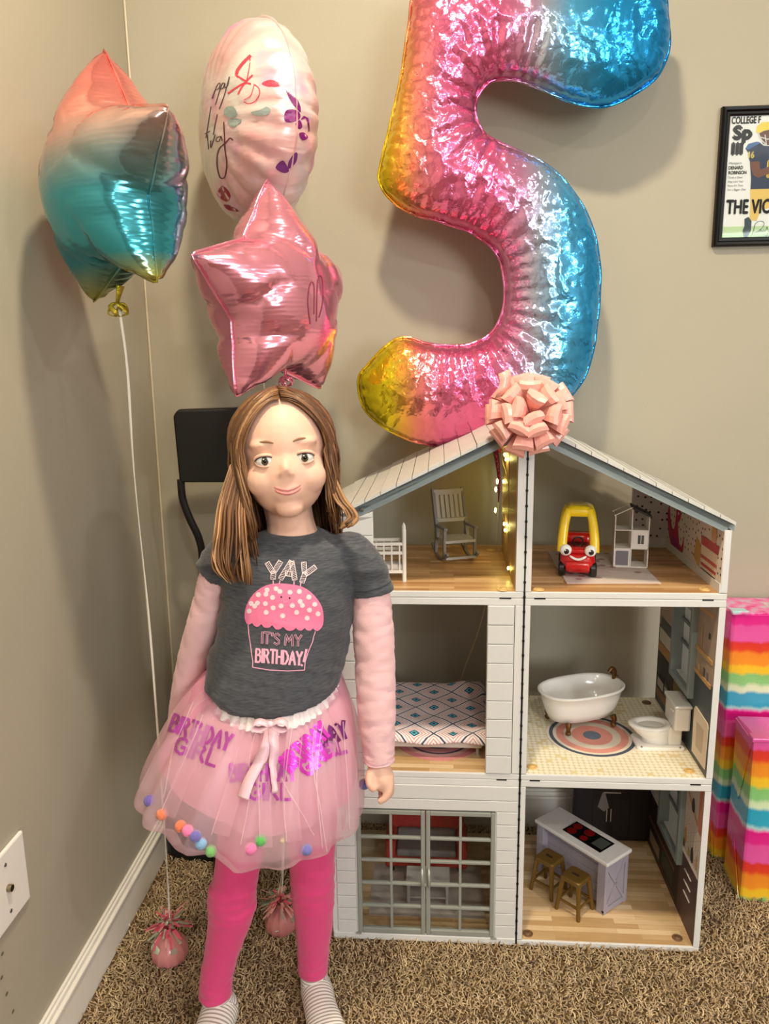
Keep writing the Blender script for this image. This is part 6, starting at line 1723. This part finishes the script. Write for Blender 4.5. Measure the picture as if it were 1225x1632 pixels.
# ---- pink long sleeves (an undershirt showing below the short sleeves)
M_slv = mat('sleeve_pink', (242, 196, 200), .85, bump=.25, bscale=700, sheen=.2)
def sleeve(pts, nm, seed):
    mb = MB(); sp_ = spline(pts, 9); path = [P(a, b_, Y) for a, b_, Y, r_ in sp_]
    rings = []; n = 40
    pu = Vector((1, 0, 0))
    for i, (p, q) in enumerate(zip(path, sp_)):
        t_ = (path[min(i + 1, len(path) - 1)] - path[max(i - 1, 0)]).normalized(); s_ = Vector((0, 1, 0)).cross(t_).normalized(); u_ = s_.cross(t_)
        r_ = q[3] * pxsize(p); ring = []
        for j in range(n):
            a = 2 * math.pi * j / n
            w_ = 1 + .075 * (1 - 2 * abs(noise.noise(Vector((math.cos(a) * .9, math.sin(a) * .9 + seed, i * .42))))) - .035
            ring.append(p + s_ * math.cos(a) * r_ * w_ + u_ * math.sin(a) * r_ * w_)
        rings.append(ring)
    return gl(mb.loft(rings)).build(nm, M_slv, girl, smooth=True)
s1 = sleeve([(586, 925, 1.208, 28), (592, 950, 1.208, 30), (594, 1000, 1.207, 32.5), (597, 1050, 1.205, 31.5), (598.5, 1100, 1.20, 31), (601, 1150, 1.195, 29), (603, 1195, 1.190, 25), (604, 1212, 1.189, 24.5)], 'long_sleeve', 1)
s2 = sleeve([(352, 895, 1.212, 27), (343, 925, 1.218, 27), (335, 955, 1.225, 26), (323, 1000, 1.237, 26), (307, 1050, 1.257, 23.5), (295, 1100, 1.278, 21), (288, 1150, 1.298, 20), (291, 1172, 1.304, 18)], 'long_sleeve', 5)
c = P(603.5, 1205, 1.1893)
gl(MB().tube([c + Vector((.0258 * math.cos(a), .0258 * math.sin(a), .0)) for a in [2 * math.pi * i / 32 for i in range(33)]], .0007, 5)).build('cuff_seam', mat('sleeve_seam', (226, 170, 178), .9), s1)

# ---- leggings
M_leg = mat('leggings_pink', (226, 62, 128), .75, bump=.15, bscale=800, sheen=.3)
def legging(pts, seed):
    sp_ = spline(pts, 10); path = [P(a, b_, Y) for a, b_, Y, r_ in sp_]; rings = []; n = 40
    for i, (p, q) in enumerate(zip(path, sp_)):
        r_ = q[3] * pxsize(p); v = i / len(sp_)
        bunch = (.07 if .34 < v < .56 else .02) + (.06 if v > .80 else 0)
        ring = []
        for j in range(n):
            a = 2 * math.pi * j / n
            k_ = 1 + bunch * (1 - 2 * abs(noise.noise(Vector((math.cos(a) * .7 + seed, math.sin(a) * .7, i * .55 + .8 * math.sin(a))))))
            ring.append(p + Vector((math.cos(a) * r_ * k_, math.sin(a) * r_ * k_ * 1.02, 0)))
        rings.append(ring)
    return gl(MB().loft(rings)).build('legging', M_leg, girl, smooth=True)
legging([(404, 1175, 1.21, 48), (392, 1290, 1.212, 42), (378, 1385, 1.212, 36), (370, 1420, 1.211, 36.5), (369, 1455, 1.21, 36), (357, 1505, 1.207, 29.5), (346, 1550, 1.204, 25), (343, 1584, 1.204, 25)], 2)
legging([(480, 1175, 1.21, 48), (494, 1290, 1.218, 42), (497, 1370, 1.228, 35.5), (498, 1420, 1.232, 33), (500, 1470, 1.238, 30), (499, 1520, 1.245, 24), (498, 1547, 1.248, 22.5)], 6)

# ---- striped socks
m, N, L, b = _mat('sock_stripes')
at = N.new('ShaderNodeAttribute'); at.attribute_name = 'along'
mu = N.new('ShaderNodeMath'); mu.operation = 'MULTIPLY'; mu.inputs[1].default_value = 1 / .0062; L.new(at.outputs['Fac'], mu.inputs[0])
fr_ = N.new('ShaderNodeMath'); fr_.operation = 'FRACT'; L.new(mu.outputs[0], fr_.inputs[0])
r = ramp(N, [(0, srgb(240, 236, 230)), (.5, srgb(240, 236, 230)), (.6, srgb(166, 156, 148)), (.92, srgb(170, 160, 150)), (1, srgb(240, 236, 230))]); L.new(fr_.outputs[0], r.inputs[0]); L.new(r.outputs[0], b.inputs['Base Color'])
b.inputs['Roughness'].default_value = .95
M_sock = m
def sock(stations):
    """stations: centre (x, y, z), half width, half height"""
    st_ = spline([tuple(c_) + (w_, h_) for c_, w_, h_ in stations], 6); rings = []; al = []; n = 28; acc = 0
    pts = [Vector(q[:3]) for q in st_]
    for i, q in enumerate(st_):
        p = pts[i]; t_ = (pts[min(i + 1, len(pts) - 1)] - pts[max(i - 1, 0)]).normalized()
        if i: acc += (p - pts[i - 1]).length
        s_ = Vector((1, 0, 0)) - t_ * t_.x; s_.normalize(); u_ = s_.cross(t_)
        ring = []
        for j in range(n):
            a = 2 * math.pi * j / n; v = p + s_ * math.cos(a) * q[3] + u_ * math.sin(a) * q[4]
            v.z = max(v.z, .002); ring.append(v); al.append(acc + .003 * math.sin(a))
        rings.append(ring)
    o = gl(MB().loft(rings)).build('sock', M_sock, girl, smooth=True)
    a_ = o.data.attributes.new('along', 'FLOAT', 'POINT'); a_.data.foreach_set('value', np.array(al, np.float32)); return o
la, ra = P(344, 1578, 1.204), P(498, 1540, 1.247)
sock([((la.x, la.y, la.z), .0262, .0262), ((la.x + .002, la.y - .001, la.z - .022), .0285, .0285), ((la.x + .006, la.y - .004, .026), .034, .036), ((la.x + .002, la.y - .045, .026), .033, .025), ((la.x - .006, la.y - .090, .021), .034, .020), ((la.x - .010, la.y - .125, .016), .026, .014), ((la.x - .011, la.y - .140, .014), .010, .008)])
sock([((ra.x, ra.y, ra.z), .0235, .0235), ((ra.x + .001, ra.y - .001, ra.z - .026), .0250, .026), ((ra.x + .006, ra.y - .006, .030), .030, .034), ((ra.x + .018, ra.y - .050, .028), .030, .026), ((ra.x + .034, ra.y - .100, .022), .034, .021), ((ra.x + .044, ra.y - .140, .016), .027, .014), ((ra.x + .048, ra.y - .156, .013), .010, .008)])

# ---- tulle skirt
def tulle(name, col, alpha, rough=.7, sheen=.0):
    m, N, L, b = _mat(name)
    df = N.new('ShaderNodeBsdfDiffuse'); df.inputs[0].default_value = srgb(*col)
    tl_ = N.new('ShaderNodeBsdfTranslucent'); tl_.inputs[0].default_value = srgb(*col)
    gl_ = N.new('ShaderNodeBsdfGlossy'); gl_.inputs[0].default_value = (1, .9, .95, 1); gl_.inputs['Roughness'].default_value = .35
    m1 = N.new('ShaderNodeMixShader'); m1.inputs[0].default_value = .4; L.new(df.outputs[0], m1.inputs[1]); L.new(tl_.outputs[0], m1.inputs[2])
    m2 = N.new('ShaderNodeMixShader'); m2.inputs[0].default_value = .06; L.new(m1.outputs[0], m2.inputs[1]); L.new(gl_.outputs[0], m2.inputs[2])
    tr = N.new('ShaderNodeBsdfTransparent'); mx = N.new('ShaderNodeMixShader')
    mx.inputs[0].default_value = alpha
    L.new(tr.outputs[0], mx.inputs[1]); L.new(m2.outputs[0], mx.inputs[2]); L.new(mx.outputs[0], N['Material Output'].inputs['Surface'])
    MATS[name] = m; return m
def skirt(levels, folds, amp, seed, n=200, k=8):
    """levels: cx, cy, hw, ry, tilt"""
    sp_ = spline(levels, k); rings = []
    for i, (cx, cy, hw, ry, tilt) in enumerate(sp_):
        t = i / (len(sp_) - 1); c_ = P(cx, cy, GY); rx = hw * pxsize(c_); ring = []
        for j in range(n):
            a = 2 * math.pi * j / n
            nz = noise.noise(Vector((math.cos(a) * 2.2 + seed, math.sin(a) * 2.2, t * 1.2)))
            f = math.sin(a * folds + 3 * nz) * .6 + (1 - 2 * abs(noise.noise(Vector((math.cos(a) * folds * .32, math.sin(a) * folds * .32, seed + t * .6))))) * .7
            A = amp * (.35 + .65 * math.sin(min(1, t * 1.15) * math.pi * .62))
            ring.append(c_ + Vector((math.cos(a) * (rx + A * f), math.sin(a) * (ry + A * f), tilt * math.sin(a) + (.010 * noise.noise(Vector((math.cos(a) * 1.6, math.sin(a) * 1.6, seed + 9))) * t) + .066 * max(0, -math.cos(a)) ** .75 * t)))
        rings.append(ring)
    return gl(MB().loft(rings, False, False))
sk = skirt([(436, 1076, 95, .087, .038), (430, 1106, 120, .104, .036), (420, 1160, 147, .132, .024), (410, 1220, 164, .152, .006), (403, 1262, 171, .163, -.004), (401, 1290, 172, .165, -.010), (402, 1306, 164, .158, -.014), (404, 1312, 150, .145, -.016)], 15, .0085, 3).build('tulle_layer', tulle('tulle_sheer', (255, 222, 234), .40), girl, smooth=True, fix=False)
lin_ = skirt([(436, 1078, 93, .085, .038), (431, 1106, 115, .098, .036), (424, 1160, 136, .122, .026), (418, 1215, 147, .138, .012), (415, 1250, 150, .142, .004)], 11, .0055, 8).build('lining', tulle('tulle_lining', (252, 182, 210), .90), girl, smooth=True, fix=False)
sk2 = skirt([(436, 1077, 94, .086, .038), (430, 1108, 118, .101, .036), (421, 1165, 142, .127, .024), (412, 1225, 157, .146, .008), (406, 1265, 162, .153, -.002), (405, 1288, 161, .152, -.006)], 9, .0075, 15).build('tulle_layer', tulle('tulle_mid', (254, 212, 228), .30), girl, smooth=True, fix=False)
# white ruffled waistband
wb = []
for cy, grow in ((1066, -.004), (1080, .0), (1089, .004)):
    c_ = P(436, cy, GY); rx = 99 * pxsize(c_); ring = []
    for j in range(240):
        a = 2 * math.pi * j / 240; f = .0020 * math.sin(a * 46 + 2.5 * math.sin(a * 7)) * (.6 + max(0, grow) * 200)
        ring.append(c_ + Vector((math.cos(a) * (rx + grow + f), math.sin(a) * (.096 + grow + f), .038 * math.sin(a))))
    wb.append(ring)
gl(MB().loft(wb, False, False)).build('waistband', mat('satin_white', (244, 230, 232), .5), girl, smooth=True, fix=False)

# ribbon bow on the skirt
sfk = Surf([sk], .004)
M_sat = mat('satin_pink', (246, 200, 214), .32, sheen=.3)
def sribbon(name, pts, w, lift):
    sfk.lift = lift; mb = MB(); ribbon(mb, spline(pts, 6), w, sfk, 3, 0); to_local(girl, mb)
    o = mb.build(name, M_sat, girl, smooth=True, fix=False); o.modifiers.new('t', 'SOLIDIFY').thickness = .0008
sribbon('bow_tail', [(431, 1156), (424, 1190), (412, 1220), (398, 1248), (390, 1272)], 15, .006)
sribbon('bow_tail', [(434, 1156), (436, 1190), (433, 1225), (438, 1262)], 14, .0085)
kc = P(431, 1152, 1.088) - FEET
for s in (-1, 1):
    lp = [kc + Vector((s * x, -.004 - .005 * math.sin(x * 80), z)) for x, z in ((.002, 0), (.014, .007), (.024, .004), (.026, -.004), (.016, -.007), (.003, -.002))]
    mb = MB(); vs = []
    pp = [Vector(p) for p in spline([tuple(p) for p in lp], 4)]
    for i, p in enumerate(pp): vs += [p + Vector((0, -.006, -.002)), p + Vector((0, .006, .002))]
    mb.add(vs, [(2 * i, 2 * i + 1, 2 * i + 3, 2 * i + 2) for i in range(len(pp) - 1)])
    mb.build('bow_loop', M_sat, girl, smooth=True, fix=False).modifiers.new('t', 'SOLIDIFY').thickness = .0012
MB().sphere(kc + Vector((0, -.006, 0)), (.006, .005, .006), 12, 8).build('bow_knot', M_sat, girl, smooth=True)

# overlapping folds of the tulle: doubled strips and their bright edges
M_edge = tulle('tulle_edge', (255, 232, 240), .55); M_dbl = tulle('tulle_double', (255, 216, 230), .30)
def fold(pts, w, m_, lift):
    sfk.lift = lift; mb = MB(); ribbon(mb, spline(pts, 6), w, sfk, 4, 0); to_local(girl, mb); mb.build('tulle_fold', m_, girl, smooth=True, fix=False)
for pts, w in (([(398, 1150), (380, 1230), (352, 1330)], 30), ([(520, 1150), (516, 1240), (530, 1350)], 34), ([(470, 1160), (462, 1260), (468, 1340)], 24), ([(330, 1140), (300, 1220), (268, 1300)], 26), ([(428, 1170), (420, 1250), (424, 1350)], 22)):
    fold(pts, w, M_dbl, .0022)
    fold([(x - w / 2 * (.4 + .6 * i / (len(pts) - 1)), y) for i, (x, y) in enumerate(pts)], 1.6, M_edge, .0026)
for pts in ([(412, 1160), (400, 1200), (398, 1270), (384, 1345)], [(500, 1165), (498, 1220), (510, 1290), (520, 1355)], [(450, 1240), (470, 1280), (500, 1330)], [(310, 1120), (280, 1190), (262, 1270)], [(545, 1150), (552, 1240), (556, 1320)]):
    fold(pts, 1.5, M_edge, .003)

# foil words inside the tulle
sfl = Surf([sk], .0010)
M_fw = mat('foil_violet', (190, 84, 178), .35, .4); M_fm = mat('foil_magenta', (236, 70, 216), .2, .5); M_fd = mat('foil_plum', (120, 40, 116), .35, .5)
def foil_word(txt, x, y, h, width, rot, m_, w):
    st_, W_ = strokes(txt, h, .24); k_ = width / W_; c_, s_ = math.cos(rot), math.sin(rot); mb = MB()
    for ln in st_: ribbon(mb, [(x + a * k_ * c_ + b_ * s_, y + a * k_ * s_ - b_ * c_) for a, b_ in ln], w, sfl, 2.5)
    to_local(girl, mb); mb.build('foil_word', m_, girl, fix=False)
foil_word('BIRTHDAY', 270, 1164, 27, 98, .34, M_fw, 5)
foil_word('GIRL', 276, 1198, 26, 70, .34, M_fw, 5)
foil_word('BIRTHDAY', 367, 1244, 26, 104, .0, M_fw, 5)
foil_word('GIRL', 396, 1274, 25, 66, .0, M_fw, 5)
sfl.lift = .0016
foil_word('BIRTHDAY', 462, 1230, 27, 88, -.75, M_fm, 6)
foil_word('GIRL', 490, 1238, 26, 56, -.75, M_fm, 6)
sfl.lift = .0012
foil_word('DAY', 512, 1190, 26, 46, -.35, M_fd, 6.5)
foil_word('GIRL', 496, 1215, 20, 58, -.3, M_fw, 6)

# pompons trapped at the hem
sfo = Surf([sk], 0)
pom = [(238, 1276, (112, 92, 176)), (258, 1298, (246, 130, 84)), (288, 1317, (244, 128, 84)), (299, 1324, (250, 130, 180)), (311, 1332, (118, 110, 190)), (320, 1344, (140, 186, 226)), (336, 1356, (126, 190, 110)), (399, 1353, (250, 124, 180)), (415, 1339, (92, 190, 92)), (488, 1354, (120, 118, 196)), (580, 1250, (108, 108, 176)), (450, 1340, (214, 190, 150))]
def fuzzy(c_, r_, seed):
    mb = MB(); mb.sphere((0, 0, 0), r_, 20, 14)
    mb.v = [tuple(Vector(p) * (1 + .07 * noise.noise(Vector(p) * 420 + Vector((seed, 0, 0)))) + c_) for p in mb.v]; return mb
for i, (x, y, c_) in enumerate(pom):
    q = sfo(x, y); d = ray(x, y).normalized(); q = q + d * .0035
    q = q - FEET
    fuzzy(q, .0093 if i < 11 else .004, i).build('pompon', mat('pompon_%d' % i, c_, .95, bump=.8, bscale=900, sheen=.4), girl, smooth=True)
